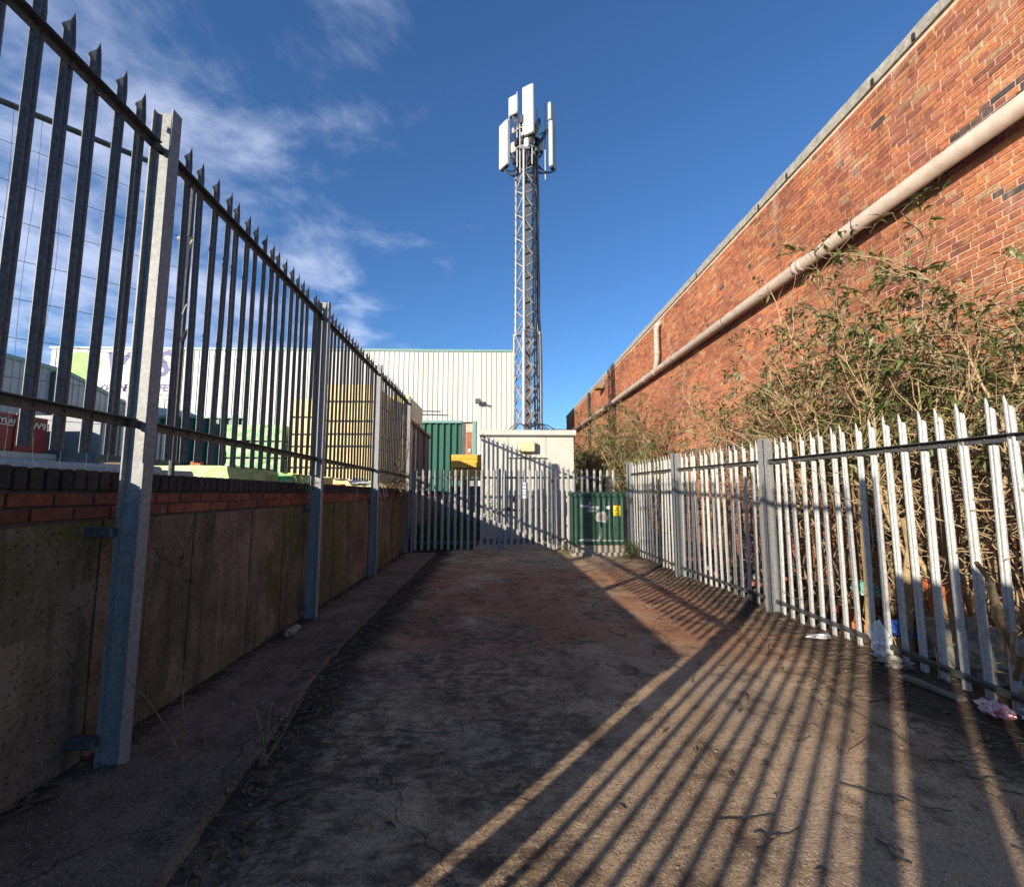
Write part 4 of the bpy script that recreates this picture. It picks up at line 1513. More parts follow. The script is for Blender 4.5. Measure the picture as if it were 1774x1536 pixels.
def wrapped_pack(parent, x0, x1, y0, y1, z0, z1, m, name='pack', wob=0.02, seed=0, nseg=5):
    """pack in creased film: a box whose faces are gently crumpled"""
    p_ = MB()
    nx_, nz_ = nseg + 2, max(3, nseg - 1)
    per = []
    for i in range(nx_):
        per.append((x0 + (x1 - x0) * i / nx_, y0))
    for i in range(nx_):
        per.append((x1, y0 + (y1 - y0) * i / nx_))
    for i in range(nx_):
        per.append((x1 - (x1 - x0) * i / nx_, y1))
    for i in range(nx_):
        per.append((x0, y1 - (y1 - y0) * i / nx_))
    for a2 in range(nz_ + 1):
        zz_ = z0 + (z1 - z0) * a2 / nz_
        for (xa, ya) in per:
            v_ = mn.noise_vector(Vector((xa * 5, ya * 5, zz_ * 6 + seed)))
            e_ = wob * (0.3 if a2 in (0, nz_) else 1.0)
            p_.v.append((xa + v_.x * e_, ya + v_.y * e_, zz_ + v_.z * e_ * 0.6))
    n_ = len(per)
    p_.quadgrid(0, nz_ + 1, n_, True)
    p_.f.append(tuple(nz_ * n_ + i for i in range(n_)))
    p_.f.append(tuple(n_ - 1 - i for i in range(n_)))
    return p_.build(name, m, parent)


def bearers(parent, x0, x1, y0, y1, z0, z1):
    n_ = 8
    for i in range(n_):
        xx_ = x0 + (x1 - x0) * (i + 0.5) / n_
        MB().box(xx_ - 0.045, xx_ + 0.045, y0 + 0.01, y1 - 0.01, z0, z1).build('bearer', 'dark', parent)


def pack_stack(name, label, x0, x1, y0, y1, zs, m, group, seed=0, wob=0.012):
    t2 = thing(name, label, 'stack', ((x0 + x1) / 2, (y0 + y1) / 2, YZ), group)
    for i in range(len(zs) - 1):
        gap = 0.05
        bearers(t2, x0, x1, y0, y1, zs[i], zs[i] + gap)
        dx = random.uniform(-0.03, 0.03)
        wrapped_pack(t2, x0 + dx, x1 + dx, y0, y1, zs[i] + gap + 0.002, zs[i + 1] - 0.002, m, 'pack', wob, seed + i * 3.1)
    return t2


random.seed(51)
pack_stack('pallet_stack', 'tallest stack of yellow wrapped packs on dark bearers behind the left fence', -4.50, -3.22, 11.2, 13.3,
           [YZ, 2.00, 2.54, 2.85, 3.18, 3.68, 4.15], 'yellow', 'yellow stacks in the yard', 1)
pack_stack('pallet_stack', 'middle yellow stack with a lower top between tallest stack and green stack', -5.75, -4.80, 12.1, 14.3,
           [YZ, 2.05, 2.62, 2.95, 3.42, 3.95], 'yellow', 'yellow stacks in the yard', 5)
pack_stack('pallet_stack', 'yellow stack right beside the retaining wall past the tallest stack', -3.34, -2.75, 13.0, 15.2,
           [YZ, 2.1, 2.9, 3.5, 4.25], 'yellow', 'yellow stacks in the yard', 8)
pack_stack('pallet_stack', 'stack of crinkled green wrapped packs behind the left fence', -7.35, -5.85, 12.0, 13.6,
           [YZ, 1.85, 2.30, 2.75, 3.22], 'green_wrap', None, 12, 0.05)
lp = thing('wrapped_pack', 'long lime green film-wrapped pack lying low just behind the coping', 'pack', (-3.2, 5.2, YZ))
wrapped_pack(lp, -3.62, -2.86, 4.72, 5.75, YZ, 1.745, 'lime_wrap', 'film', 0.035, 3, 9)
lp = thing('wrapped_pack', 'darker green film-wrapped pack next to the lime one behind the coping', 'pack', (-3.0, 6.4, YZ))
wrapped_pack(lp, -3.5, -2.75, 5.95, 6.7, YZ, 1.70, 'green_wrap', 'film', 0.03, 9, 8)
yp_ = thing('timber_pack', 'small yellow board pack behind the coping by the second fence post', 'pack', (-2.95, 6.6, YZ))
for i in range(3):
    MB().bbox(-3.35, -2.72, 6.85, 7.3, YZ + 0.145 * i, YZ + 0.145 * i + 0.14, 0.008).build('board', 'yellow', yp_)
ob = thing('brick_pack', 'small pack of orange bricks behind the coping beside the yellow boards', 'pack', (-2.85, 7.9, YZ))
for i in range(5):
    for j in range(3):
        MB().bbox(-3.02 + 0.11 * j, -2.918 + 0.11 * j, 7.6, 7.82, YZ + 0.068 * i, YZ + 0.068 * i + 0.065, 0.004).build('brick', 'terracotta', ob)
sb = thing('plastic_sheet', 'torn pale plastic sheeting draped over the coping between second and third post', 'sheet', (-2.6, 8.4, 1.5))
p = MB()
for i in range(9):
    for j in range(14):
        x_, y_ = -3.1 + 0.07 * i, 8.0 + 0.10 * j
        p.v.append((x_ + 0.02 * mn.noise(Vector((x_ * 5, y_ * 5, 1))), y_, 1.60 + 0.10 * mn.noise(Vector((x_ * 4, y_ * 3, 2))) + (0.08 if i < 6 else 0.0)))
p.quadgrid(0, 9, 14)
p.build('film', 'white_bag', sb)
for k in range(5):
    y_ = 7.9 + 0.22 * k
    MB().tube([(-2.62, y_, 1.60), (-2.42, y_ + 0.05, 1.63), (-2.29, y_ + 0.1, 1.56), (-2.27, y_ + 0.16, 1.45 - 0.05 * (k % 3)), (-2.27, y_ + 0.22, 1.36 - 0.06 * (k % 2))], 0.006, 4).build('strand', 'white_bag', sb)
# red bricks, broken bits and offcuts in a heap
rh = thing('rubble_heap', 'heap of orange offcuts and broken bricks beyond the first fence post', 'rubble', (-4.2, 5.6, YZ))
random.seed(61)
for k in range(34):
    c = Vector((random.uniform(-4.9, -3.5), random.uniform(5.2, 6.3), YZ + random.uniform(0.05, 0.62)))
    mt = Matrix.Translation(c) @ Matrix.Rotation(random.uniform(0, 6), 4, 'Z') @ Matrix.Rotation(random.uniform(-0.8, 0.8), 4, 'X')
    l_ = random.uniform(0.06, 0.20)
    MB().bbox(-l_, l_, -0.05, 0.05, -0.035, 0.035, 0.006, mt).build('offcut', random.choice(('terracotta', 'orange', 'wood', 'wood', 'blue', 'white_bag')), rh)
# long steel tubes lying along the yard edge on bearers
for i, (xo, z_, r_, lb) in enumerate(((-2.95, 1.655, 0.045, 'long shiny steel tube lying along the yard edge behind the coping'),
                                     (-3.25, 1.69, 0.055, 'thicker steel tube resting behind the shiny one at the yard edge'))):
    tb = thing('steel_tube', lb, 'tube', (xo, 2.0, YZ))
    MB().tube([(xo - 1.6, -0.6, z_), (xo, 4.3, z_ - 0.03)], r_, 10).build('tube', 'galv_bright', tb)
    for yy in (0.2, 2.0, 3.8):
        xx_ = xo - 1.6 + 1.6 * (yy + 0.6) / 4.9
        MB().box(xx_ - 0.12, xx_ + 0.12, yy - 0.05, yy + 0.05, YZ, z_ - r_ - 0.01).build('bearer', 'wood', tb)
# red dropside lorry body with lettering
lr = thing('lorry_trailer', 'dark red lorry trailer side with cream and white lettering parked in the yard', 'trailer', (-12.5, 10, YZ))
TX = -12.0
lz0, lz1 = 2.42, 3.34
MB().box(TX - 2.4, TX, 5.0, 11.95, lz0 + 0.02, lz1).build('body', 'red', lr)
for yy in (6.2, 8.1, 10.0, 11.2):
    MB().box(TX, TX + 0.03, yy - 0.04, yy + 0.04, lz0, lz1 + 0.02).build('stake', 'red', lr)
MB().box(TX - 2.3, TX + 0.06, 4.9, 12.2, lz0 - 0.22, lz0).build('chassis_beam', 'grey_clad', lr)
MB().box(TX - 2.2, TX - 0.1, 5.0, 12.0, 1.9, lz0 - 0.22).build('underframe', 'dark', lr)
MB().bbox(TX - 0.6, TX + 0.1, 11.2, 11.9, 1.75, 2.2, 0.03).build('tool_box', 'orange', lr)
MB().box(TX + 0.10, TX + 0.112, 11.35, 11.8, 1.85, 2.12).build('reflector', 'yellow_sign', lr)
for yy in (6.0, 7.2, 9.6):
    w_ = MB()
    w_.tube([(TX - 0.35, yy, YZ + 0.5), (TX - 0.02, yy, YZ + 0.5)], 0.5, 20)
    wo = w_.build('wheel', 'dark', lr)
    MB().tube([(TX - 0.02, yy, YZ + 0.5), (TX + 0.0, yy, YZ + 0.5)], 0.26, 14).build('rim', 'grey_clad', wo)
TMX = Matrix.Rotation(PI / 2, 4, 'Z') @ Matrix.Rotation(PI / 2, 4, 'X')


def ttext(s_, y_, z_, size, m, bold=0.004):
    text_mesh(s_, size, m, 'lettering', lr, Matrix.Translation((TX + 0.012, y_, z_)) @ TMX, 0.004, 0, bold)


ttext('OYLAKE', 10.68, 3.10, 0.17, 'white_sign', 0.003)
ttext('W91', 11.545, 3.04, 0.235, 'cream_print', 0.006)
MB().box(TX + 0.002, TX + 0.010, 10.70, 11.15, 3.05, 3.07).build('small_print', 'white_sign', lr)
# pale box container behind it
bc = thing('box_container', 'pale grey ribbed box body standing between the red trailer and the warehouse', 'container', (-11.8, 14, YZ))
p = MB()
p.box(-13.5, -11.2, 12.6, 15.6, YZ + 0.1, 3.55)
p.build('body', 'box_shaded', bc)
for i in range(15):
    MB().box(-11.2, -11.17, 12.65 + 0.2 * i, 12.75 + 0.2 * i, YZ + 0.2, 3.5).build('rib', 'grey_clad', bc)
MB().box(-11.165, -11.10, 12.4, 15.7, 2.28, 2.45).build('side_rail', 'panel_c', bc)
# amber board packs on the raised ground past the back fence
am = thing('board_stack', 'bright amber board packs stacked on bearers past the back fence', 'stack', (-1.43, 18.3, YZ))
a0, a1 = at(782, 787, 17.9), at(832, 787, 17.9)
for (z0_, z1_) in ((1.86, 2.30), (2.345, 2.89)):
    n_ = 3
    for k in range(n_):
        MB().bbox(a0.x, a1.x + 0.4, 17.9, 19.1, z0_ + (z1_ - z0_) * k / n_, z0_ + (z1_ - z0_) * (k + 1) / n_ - 0.008, 0.012).build('board', 'amber', am)
for k in range(4):
    xx_ = a0.x + 0.12 + k * 0.42
    MB().box(xx_ - 0.05, xx_ + 0.05, 17.92, 19.0, 2.30, 2.345).build('bearer', 'dark', am)
    MB().box(xx_ - 0.05, xx_ + 0.05, 17.92, 19.0, 1.62, 1.86).build('bearer', 'wood', am)
MB().box(a0.x, a1.x + 0.3, 17.95, 19.0, YZ, 1.62).build('pallet', 'panel_c', am)
# sheet hoarding on the wall past the back fence
hd = thing('sheet_hoarding', 'patched board hoarding with timber top rail on the wall past the back fence', 'hoarding', (-2.4, 14, 1.5))
yy = 10.95
k = 0
ms_ = ['panel_a', 'panel_b', 'panel_b', 'panel_c', 'panel_c', 'panel_c', 'panel_a', 'panel_c']
while yy < 15.0:
    wd = 0.62 if k < 3 else 1.1
    zt_ = 3.34 - 0.02 * (yy - 11)
    MB().box(-2.44 + 0.004 * (k % 2), -2.42 + 0.004 * (k % 2), yy + 0.005, yy + wd - 0.005, 1.50, zt_).build('board', ms_[k % 8], hd)
    MB().box(-2.41, -2.36, yy - 0.04, yy + 0.04, 1.48, zt_ + 0.08).build('upright', 'wood', hd)
    MB().box(-2.40, -2.34, yy + 0.042, yy + wd - 0.042, zt_ - 0.09, zt_ - 0.01).build('top_rail', 'wood', hd)
    yy += wd
    k += 1

# ------------------------------------------------------------------ temporary mesh panel leaning behind the left fence
hp = thing('mesh_panel', 'temporary wire mesh fence panel in a tube frame behind the left palisade', 'fence panel', (-3.8, 2.3, YZ))
P0 = Vector((-2.56, 3.52))
dv = Vector((-math.sin(R(46)), -math.cos(R(46))))
LEN, HZ0, HZ1 = 3.45, 1.50, 4.06
hpt = lambda s_, z_: (P0.x + dv.x * s_, P0.y + dv.y * s_, z_)
MB().tube([hpt(0, 1.27), hpt(0, HZ1 + 0.0)], 0.021, 10).build('upright_tube', 'galv', hp)
MB().tube([hpt(LEN, 1.27), hpt(LEN, HZ1)], 0.021, 10).build('upright_tube', 'galv', hp)
MB().tube([hpt(0, HZ1), hpt(LEN, HZ1)], 0.021, 10).build('top_tube', 'galv', hp)
MB().tube([hpt(0.02, HZ0), hpt(LEN - 0.02, HZ0)], 0.021, 10).build('bottom_tube', 'galv', hp)
MB().bbox(P0.x - 0.11, P0.x + 0.11, P0.y - 0.3, P0.y + 0.3, YZ, YZ + 0.13, 0.02).build('foot_block', 'panel_c', hp)
random.seed(71)
z_ = HZ0 + 0.2
while z_ < HZ1 - 0.05:
    MB().tube([hpt(0, z_), hpt(LEN, z_)], 0.0022, 4, False).build('wire', 'galv', hp)
    z_ += 0.262
s_ = 0.12
while s_ < LEN - 0.05:
    pts = []
    bow = random.uniform(-0.015, 0.015)
    for t2 in np.linspace(0, 1, 13):
        j_ = bow * math.sin(t2 * PI * 3 + s_ * 7)
        pts.append((P0.x + dv.x * (s_ + j_), P0.y + dv.y * (s_ + j_), HZ0 + (HZ1 - HZ0) * t2))
    MB().tube(pts, 0.0017, 4, False).build('wire', 'galv_bright', hp)
    s_ += 0.125
# clamp and tape tying the panel tube to a pale
ck = thing('fence_clamp', 'steel clamp with loose white tape tying mesh panel to the palisade', 'clamp', (-2.4, 3.2, 3.3))
MB().tube([(-2.50, 3.40, 3.34), (-2.42, 3.33, 3.37), (-2.32, 3.22, 3.34), (-2.235, 3.12, 3.31), (-2.24, 3.07, 3.30), (-2.33, 3.10, 3.30), (-2.44, 3.30, 3.33)], 0.013, 6).build('band', 'galv_bright', ck)
MB().box(-2.235, -2.228, 3.04, 3.07, 3.05, 3.29).build('tape', 'white_bag', ck)
ck = thing('cable_tie', 'black strap looped round a pale and the mesh panel tube', 'strap', (-2.4, 3.2, 2.6))
MB().tube([(-2.50, 3.44, 2.66), (-2.36, 3.28, 2.66), (-2.225, 3.12, 2.63), (-2.20, 3.06, 2.58), (-2.19, 3.02, 2.50)], 0.010, 6).build('loop', 'cable', ck)
MB().tube([(-2.52, 3.42, 2.62), (-2.38, 3.26, 2.60), (-2.225, 3.09, 2.60)], 0.008, 6).build('loop', 'cable', ck)
MB().tube([(-2.50, 3.40, 2.80), (-2.30, 3.18, 2.83), (-2.22, 3.08, 2.80)], 0.004, 5).build('wire_tie', 'white_bag', ck)

# ================================================================== PLANTS
LEAF_T = [(0.050, 0.080, 0.024), (0.080, 0.115, 0.032), (0.115, 0.145, 0.042), (0.15, 0.17, 0.05), (0.20, 0.19, 0.06), (0.22, 0.23, 0.13), (0.30, 0.20, 0.10)]


def leaf(mb, p_, d_, ln, wd, col):
    """curved lanceolate leaf, five vertices each side of the midrib"""
    d_ = d_.normalized()
    up_ = Vector((random.uniform(-.6, .6), random.uniform(-.6, .6), 1)).normalized()
    s_ = d_.cross(up_)
    if s_.length < 1e-3:
        s_ = d_.orthogonal()
    s_.normalize()
    n_ = s_.cross(d_)
    b = len(mb.v)
    dr = random.uniform(0.1, 0.5) * ln
    m1 = p_ + d_ * ln * 0.45 + n_ * 0.04 * ln
    tip = p_ + d_ * ln - n_ * dr * 0.5
    mb.v += [tuple(p_), tuple(m1 + s_ * wd - n_ * -0.25 * wd), tuple(tip), tuple(m1 - s_ * wd + n_ * 0.25 * wd), tuple(m1)]
    mb.f += [(b, b + 1, b + 4), (b + 1, b + 2, b + 4), (b, b + 4, b + 3), (b + 4, b + 2, b + 3)]
    mb.c += [(*col, 1)] * 4


def wander(p_, d_, L, n_, curl, droop, lim=None):
    pts = [Vector(p_)]
    d_ = Vector(d_).normalized()
    for i in range(n_):
        d_ = (d_ + Vector((random.gauss(0, curl), random.gauss(0, curl), random.gauss(0, curl) - droop * (i / n_))))
        d_.normalize()
        q_ = pts[-1] + d_ * (L / n_)
        if lim:
            q_ = lim(q_)
        pts.append(q_)
    return pts


def corridor(q_):
    """keep growth between fence and wall low down; it may lean out over the fence higher up"""
    lo = 3.42 if q_.z < 2.2 else 3.42 - min(0.35, (q_.z - 2.2) * 0.4)
    lo = lo if q_.y < 6.5 else lo - 0.12 * min(2.5, q_.y - 6.5)
    zm = 4.15 if q_.y < 5.2 else (4.55 if q_.y < 7.2 else (3.4 if q_.y < 10.3 else 4.35))
    if q_.z > zm:
        q_.z = zm - 0.6 * (q_.z - zm) - random.uniform(0, 0.15)
    q_.x = min(max(q_.x, lo), 4.93)
    q_.z = max(q_.z, 0.02)
    return q_


def bush(label, y0, nst, hgt, spread, seed, leafy=1.0, trunk_r=0.028, xr=(3.7, 4.6), lean=0.0, leaf_l=0.085, twigs=1.0, zmin=1.7):
    random.seed(seed)
    t_ = thing('buddleia_bush', label, 'bush', (sum(xr) / 2, y0, 0.0), 'bushes along the brick wall')
    tw, lv = MB(), MB()
    for s_ in range(nst):
        st = Vector((random.uniform(*xr), y0 + random.gauss(0, spread * 0.18), 0.0))
        d_ = Vector((random.gauss(-0.05, 0.10), random.gauss(lean, 0.34 * spread), 1.0))
        L = hgt * random.uniform(0.62, 1.08)
        main = wander(st, d_, L, 11, 0.10, 0.16, corridor)
        r0 = trunk_r * random.uniform(0.45, 1.0)
        q_ = MB()
        q_.smooth = True
        q_.tube(main, [r0 * (1 - 0.86 * (i / 11) ** 0.7) for i in range(12)], 7)
        q_.build('trunk', random.choice(('stem', 'stem_pale')), t_)
        for b_i in range(int(10 * twigs)):
            k_ = random.randint(4, 11)
            base_ = main[k_]
            dirm = (main[k_] - main[k_ - 1]).normalized()
            db = dirm * 0.45 + Vector((random.gauss(-0.15, 0.5), random.gauss(0, 0.8), random.uniform(-0.1, 0.7)))
            br_p = wander(base_, db, random.uniform(0.35, 1.15), 7, 0.12, 0.16, corridor)
            rb = random.uniform(0.003, 0.008)
            tw.tube(br_p, [rb * (1 - 0.6 * i / 7) for i in range(8)], 4, False)
            for t_i in range(random.randint(2, 4)):
                k2 = random.randint(2, 7)
                dt = (br_p[k2] - br_p[k2 - 1]).normalized() * 0.5 + Vector((random.gauss(-0.1, 0.6), random.gauss(0, 0.6), random.gauss(0.1, 0.5)))
                tp = wander(br_p[k2], dt, random.uniform(0.10, 0.42), 4, 0.18, 0.2, corridor)
                tw.tube(tp, [0.0026, 0.0024, 0.002, 0.0018, 0.0015], 3, False)
                if random.random() < 0.80 * leafy and tp[-1].z > zmin:
                    pal = random.choices(LEAF_T, [4, 6, 7, 7, 5, 4, 8])[0]
                    for l_i in range(random.randint(6, 13)):
                        pp_ = tp[random.randint(2, 4)] + Vector((random.gauss(0, .012), random.gauss(0, .012), random.gauss(0, .012)))
                        dl = Vector((random.gauss(-0.2, 0.7), random.gauss(0, 0.8), random.gauss(-0.15, 0.55)))
                        k3 = random.uniform(0.75, 1.3)
                        leaf(lv, pp_, dl, leaf_l * random.uniform(0.55, 1.35), leaf_l * random.uniform(0.09, 0.17), tuple(v * k3 for v in pal))
    o_ = tw.build('twigs', 'stem_pale', t_)
    o_['kind'] = 'stuff'
    o_ = lv.build('leaves', 'leaf', t_)
    o_['kind'] = 'stuff'
    return t_


bush('tangled buddleia with thick tan trunks nearest the viewpoint along the brick wall', 3.75, 17, 3.9, 0.9, 101, 0.68, 0.036, leaf_l=0.115, twigs=2.6)
bush('leafy buddleia with arching stems second along the brick wall from the viewpoint', 4.9, 14, 4.1, 0.8, 102, 0.75, 0.032, leaf_l=0.115, twigs=2.0)
bush('buddleia whose leaf clusters hang over the pinkish pipe', 6.3, 6, 4.4, 0.6, 103, 0.9, 0.026, lean=-0.04, leaf_l=0.115, twigs=1.6)
bush('low sprawling buddleia in front of the blackened bricks', 7.7, 7, 2.9, 0.7, 104, 0.8, 0.020, leaf_l=0.10, twigs=1.4)
bush('dense fine-leaved bush beside the green cabinet and back fence', 12.2, 16, 3.4, 1.0, 105, 1.3, 0.022, (3.6, 4.8), 0, 0.11, 2.2, 1.2)
bush('dense fine-leaved bush past the back fence with the tallest leafy top', 14.4, 20, 4.0, 1.1, 106, 1.3, 0.022, (3.5, 4.8), 0, 0.12, 2.4, 1.2)
bush('fine-leaved bush beside the cabin second from the end of the row', 17.4, 16, 3.5, 1.2, 107, 1.3, 0.022, (3.4, 4.8), 0, 0.13, 2.0, 1.2)
bush('fine-leaved bush farthest along the brick wall', 21.0, 14, 3.6, 1.5, 108, 1.3, 0.022, (3.6, 4.8), 0, 0.15, 1.8, 1.2)

# dry stems and brambles tangled low behind and through the right-hand fence
random.seed(131)
tg = MB()
for k in range(480):
    y_ = random.uniform(2.5, 9.6) if k % 3 else random.uniform(2.4, 5.2)
    bx = 3.45 if y_ < 5.4 else 3.42 - 0.10 * (y_ - 5.4)
    st = Vector((bx + random.uniform(-0.05, 0.9), y_, random.uniform(0.02, 1.8)))
    d_ = Vector((random.gauss(0, 0.3), random.gauss(0, 1.0), random.gauss(0.25, 0.6)))
    pts = wander(st, d_, random.uniform(0.4, 1.5), 8, 0.22, 0.12)
    for q_ in pts:
        q_.x = min(max(q_.x, bx - 0.20 if random.random() < 0.6 else bx - 0.03), 4.9)
        q_.z = max(q_.z, 0.02)
    tg.tube(pts, random.uniform(0.0018, 0.0052), 4, False)
o = tag(tg.build('dry_brambles', 'stem_pale'), 'tangle of dry bramble stems woven through the sunlit palisade fence', 'brambles', kind='stuff')

# split stumps pushing through the fence close by
random.seed(133)
sp_ = thing('cut_branches', 'bundle of thick cut tan branches poking through the sunlit fence', 'branches', (3.15, 2.75, 0))
cuts = [((3.38, 2.98, 0.10 + 0.05 * k), (3.05 + 0.05 * random.random(), 2.56 + 0.05 * k, 0.28 + 0.125 * k), 0.013 + 0.004 * (k % 3)) for k in range(7)]
cuts += [((3.55, 3.9, 0.05), (3.42, 3.72, 1.25), 0.036), ((3.62, 3.5, 0.05), (3.45, 3.42, 1.7), 0.040), ((3.6, 4.4, 0.05), (3.46, 4.2, 1.5), 0.034)]
for k, (a_, b2, r_) in enumerate(cuts):
    a_, b2 = Vector(a_), Vector(b2)
    pts = [a_ + (b2 - a_) * t2 + Vector((random.gauss(0, .012), random.gauss(0, .012), 0)) for t2 in np.linspace(0, 1, 6)]
    q_ = MB()
    q_.tube(pts, [r_ * (0.75 + 0.45 * abs(i / 5 - 0.3)) for i in range(6)], 9)
    q_.build('branch', 'stem_pale' if k % 2 else 'stem', sp_)

# weeds behind the back fence
random.seed(137)
gw = MB()
for k in range(2600):
    x_, y_ = random.uniform(-2.25, -0.65), random.uniform(11.0, 15.8)
    h_ = random.uniform(0.12, 0.55) * (1.4 if x_ < -1.2 else 1)
    an = random.uniform(0, 2 * PI)
    w_ = random.uniform(0.008, 0.022)
    b = len(gw.v)
    lx_, ly_ = math.cos(an) * w_, math.sin(an) * w_
    bx_, by_ = random.gauss(0, 0.12), random.gauss(0, 0.12)
    gw.v += [(x_ - lx_, y_ - ly_, 0.0), (x_ + lx_, y_ + ly_, 0.0), (x_ + bx_ * 0.4 + lx_, y_ + by_ * 0.4 + ly_, h_ * 0.6), (x_ + bx_ * 0.4 - lx_, y_ + by_ * 0.4 - ly_, h_ * 0.6), (x_ + bx_, y_ + by_, h_)]
    gw.f += [(b, b + 1, b + 2, b + 3), (b + 3, b + 2, b + 4)]
tag(gw.build('weeds', 'grass'), 'rank green weeds growing behind the back fence below the wall', 'weeds', kind='stuff')
# tufts at the foot of the green cabinet and the right fence corner
for (xa, ya, n_, lb) in ((2.92, 9.9, 130, 'tuft of green weeds at the right foot of the green cabinet'), (1.50, 10.55, 40, 'small dry tuft at the left foot of the green cabinet'),
                         (2.2, 10.35, 26, 'few weeds sprouting on the lid of the green cabinet')):
    gw = MB()
    for k in range(n_):
        x_, y_ = xa + random.gauss(0, 0.09), ya + random.gauss(0, 0.16)
        zb = 1.43 if 'lid' in lb else lane_h(x_, y_)
        if 'lid' in lb:
            x_, y_ = xa + random.gauss(0, .10), 10.38 + random.uniform(-.05, .05)
        d_ = Vector((random.gauss(0, 0.5), random.gauss(0, 0.5), 1))
        pts = wander((x_, y_, zb), d_, random.uniform(0.06, 0.14) if 'lid' in lb else random.uniform(0.12, 0.45), 3, 0.2, 0.2)
        gw.tube(pts, 0.002, 3, False)
        gw.c += [(0.10, 0.12, 0.04, 1)] * 9
        for q_ in pts[1:]:
            leaf(gw, q_, Vector((random.gauss(0, 1), random.gauss(0, 1), random.gauss(0, .6))), 0.05, 0.010, random.choice(LEAF_T[1:6]))
    tag(gw.build('weed_tuft', 'leaf'), lb, 'weeds')

# dead creeper at the end of the left fence
random.seed(139)
cr_ = thing('dead_creeper', 'dark clump of dead creeper clinging to the end of the left fence', 'creeper', (-2.3, 9.9, 1.5))
tw, lv = MB(), MB()
for k in range(120):
    st = Vector((random.uniform(-2.36, -2.16), random.gauss(9.95, 0.42), random.uniform(1.35, 1.9)))
    pts = wander(st, (random.gauss(0, .2), random.gauss(0, 1), random.gauss(0.1, 0.8)), random.uniform(0.25, 0.8), 6, 0.25, 0.15)
    for q_ in pts:
        q_.x = min(max(q_.x, -2.42), -2.06)
    tw.tube(pts, random.uniform(0.002, 0.006), 4, False)
    for j in range(5):
        leaf(lv, random.choice(pts), Vector((random.gauss(0.3, 1), random.gauss(0, 1), random.gauss(-.2, .6))), 0.06, 0.014, random.choice(((0.05, 0.06, 0.025), (0.09, 0.07, 0.035), (0.06, 0.045, 0.025))))
for k in range(22):
    st = Vector((-2.2, random.gauss(10.1, 0.3), random.uniform(1.8, 2.3)))
    tw.tube(wander(st, (0, random.gauss(0, .4), 1), random.uniform(0.5, 1.2), 7, 0.12, 0.0), 0.003, 4, False)
tw.build('stems', 'stem', cr_)['kind'] = 'stuff'
lv.build('leaves', 'leaf', cr_)['kind'] = 'stuff'
for (ya, n_, lb) in ((5.05, 26, 'small pale weed rooted in the coping near the second post'), (5.35, 30, 'darker weed in the coping right beside the second post')):
    gw = MB()
    for k in range(n_):
        pts = wander((WX + 0.02, ya + random.gauss(0, .03), wt(ya) - 0.02), (random.gauss(.3, .4), random.gauss(0, .8), random.gauss(.1, .5)), random.uniform(0.06, 0.16), 3, 0.2, 0.2)
        gw.tube(pts, 0.002, 3, False)
        gw.c += [(0.10, 0.12, 0.06, 1)] * 9
        leaf(gw, pts[-1], Vector((random.gauss(.3, .6), random.gauss(0, 1), random.gauss(0, .6))), 0.06, 0.010, random.choice(LEAF_T[2:6]))
    tag(gw.build('coping_weed', 'leaf'), lb, 'weed')

# bare saplings in the gutter
random.seed(149)


def sapling(label, x_, y_, stems, r0):
    t_ = thing('bare_sapling', label, 'sapling', (x_, y_, 0.03))
    for (d_, L, fork) in stems:
        pts = wander((x_ + random.gauss(0, .012), y_ + random.gauss(0, .012), 0.01), d_, L, 7, 0.07, 0.0)
        q_ = MB()
        q_.tube(pts, [r0 * (1 - 0.6 * i / 7) for i in range(8)], 6)
        for i_ in (2, 4, 6):
            q_.tube([pts[i_] - Vector((0, 0, .006)), pts[i_] + Vector((0, 0, .006))], r0 * 0.9, 6)
        q_.build('shoot', 'stem', t_)
        for k in range(fork):
            b_ = wander(pts[random.randint(3, 6)], Vector(d_) + Vector((random.gauss(0, .7), random.gauss(0, .7), 0.2)), L * random.uniform(.25, .5), 5, .1, 0)
            MB().tube(b_, r0 * 0.4, 5).build('side_shoot', 'stem', t_)
    return t_


sapling('thin pale bare sapling sprouting from the path by the first fence post', -1.74, 2.62,
        [((-0.05, 0.05, 1), 0.62, 1), ((-0.55, 0.0, 0.75), 0.60, 0), ((0.12, 0.0, 1), 0.34, 0), ((0.5, -0.1, 0.45), 0.28, 1)], 0.0055)
sapling('stubby cut sapling with snapped stems rooted in the gutter', -1.28, 2.62,
        [((-0.05, 0.0, 1), 0.30, 0), ((0.16, 0.02, 1), 0.40, 0), ((-0.14, 0.03, 1), 0.33, 0), ((0.5, 0.1, 0.8), 0.38, 1)], 0.0085)

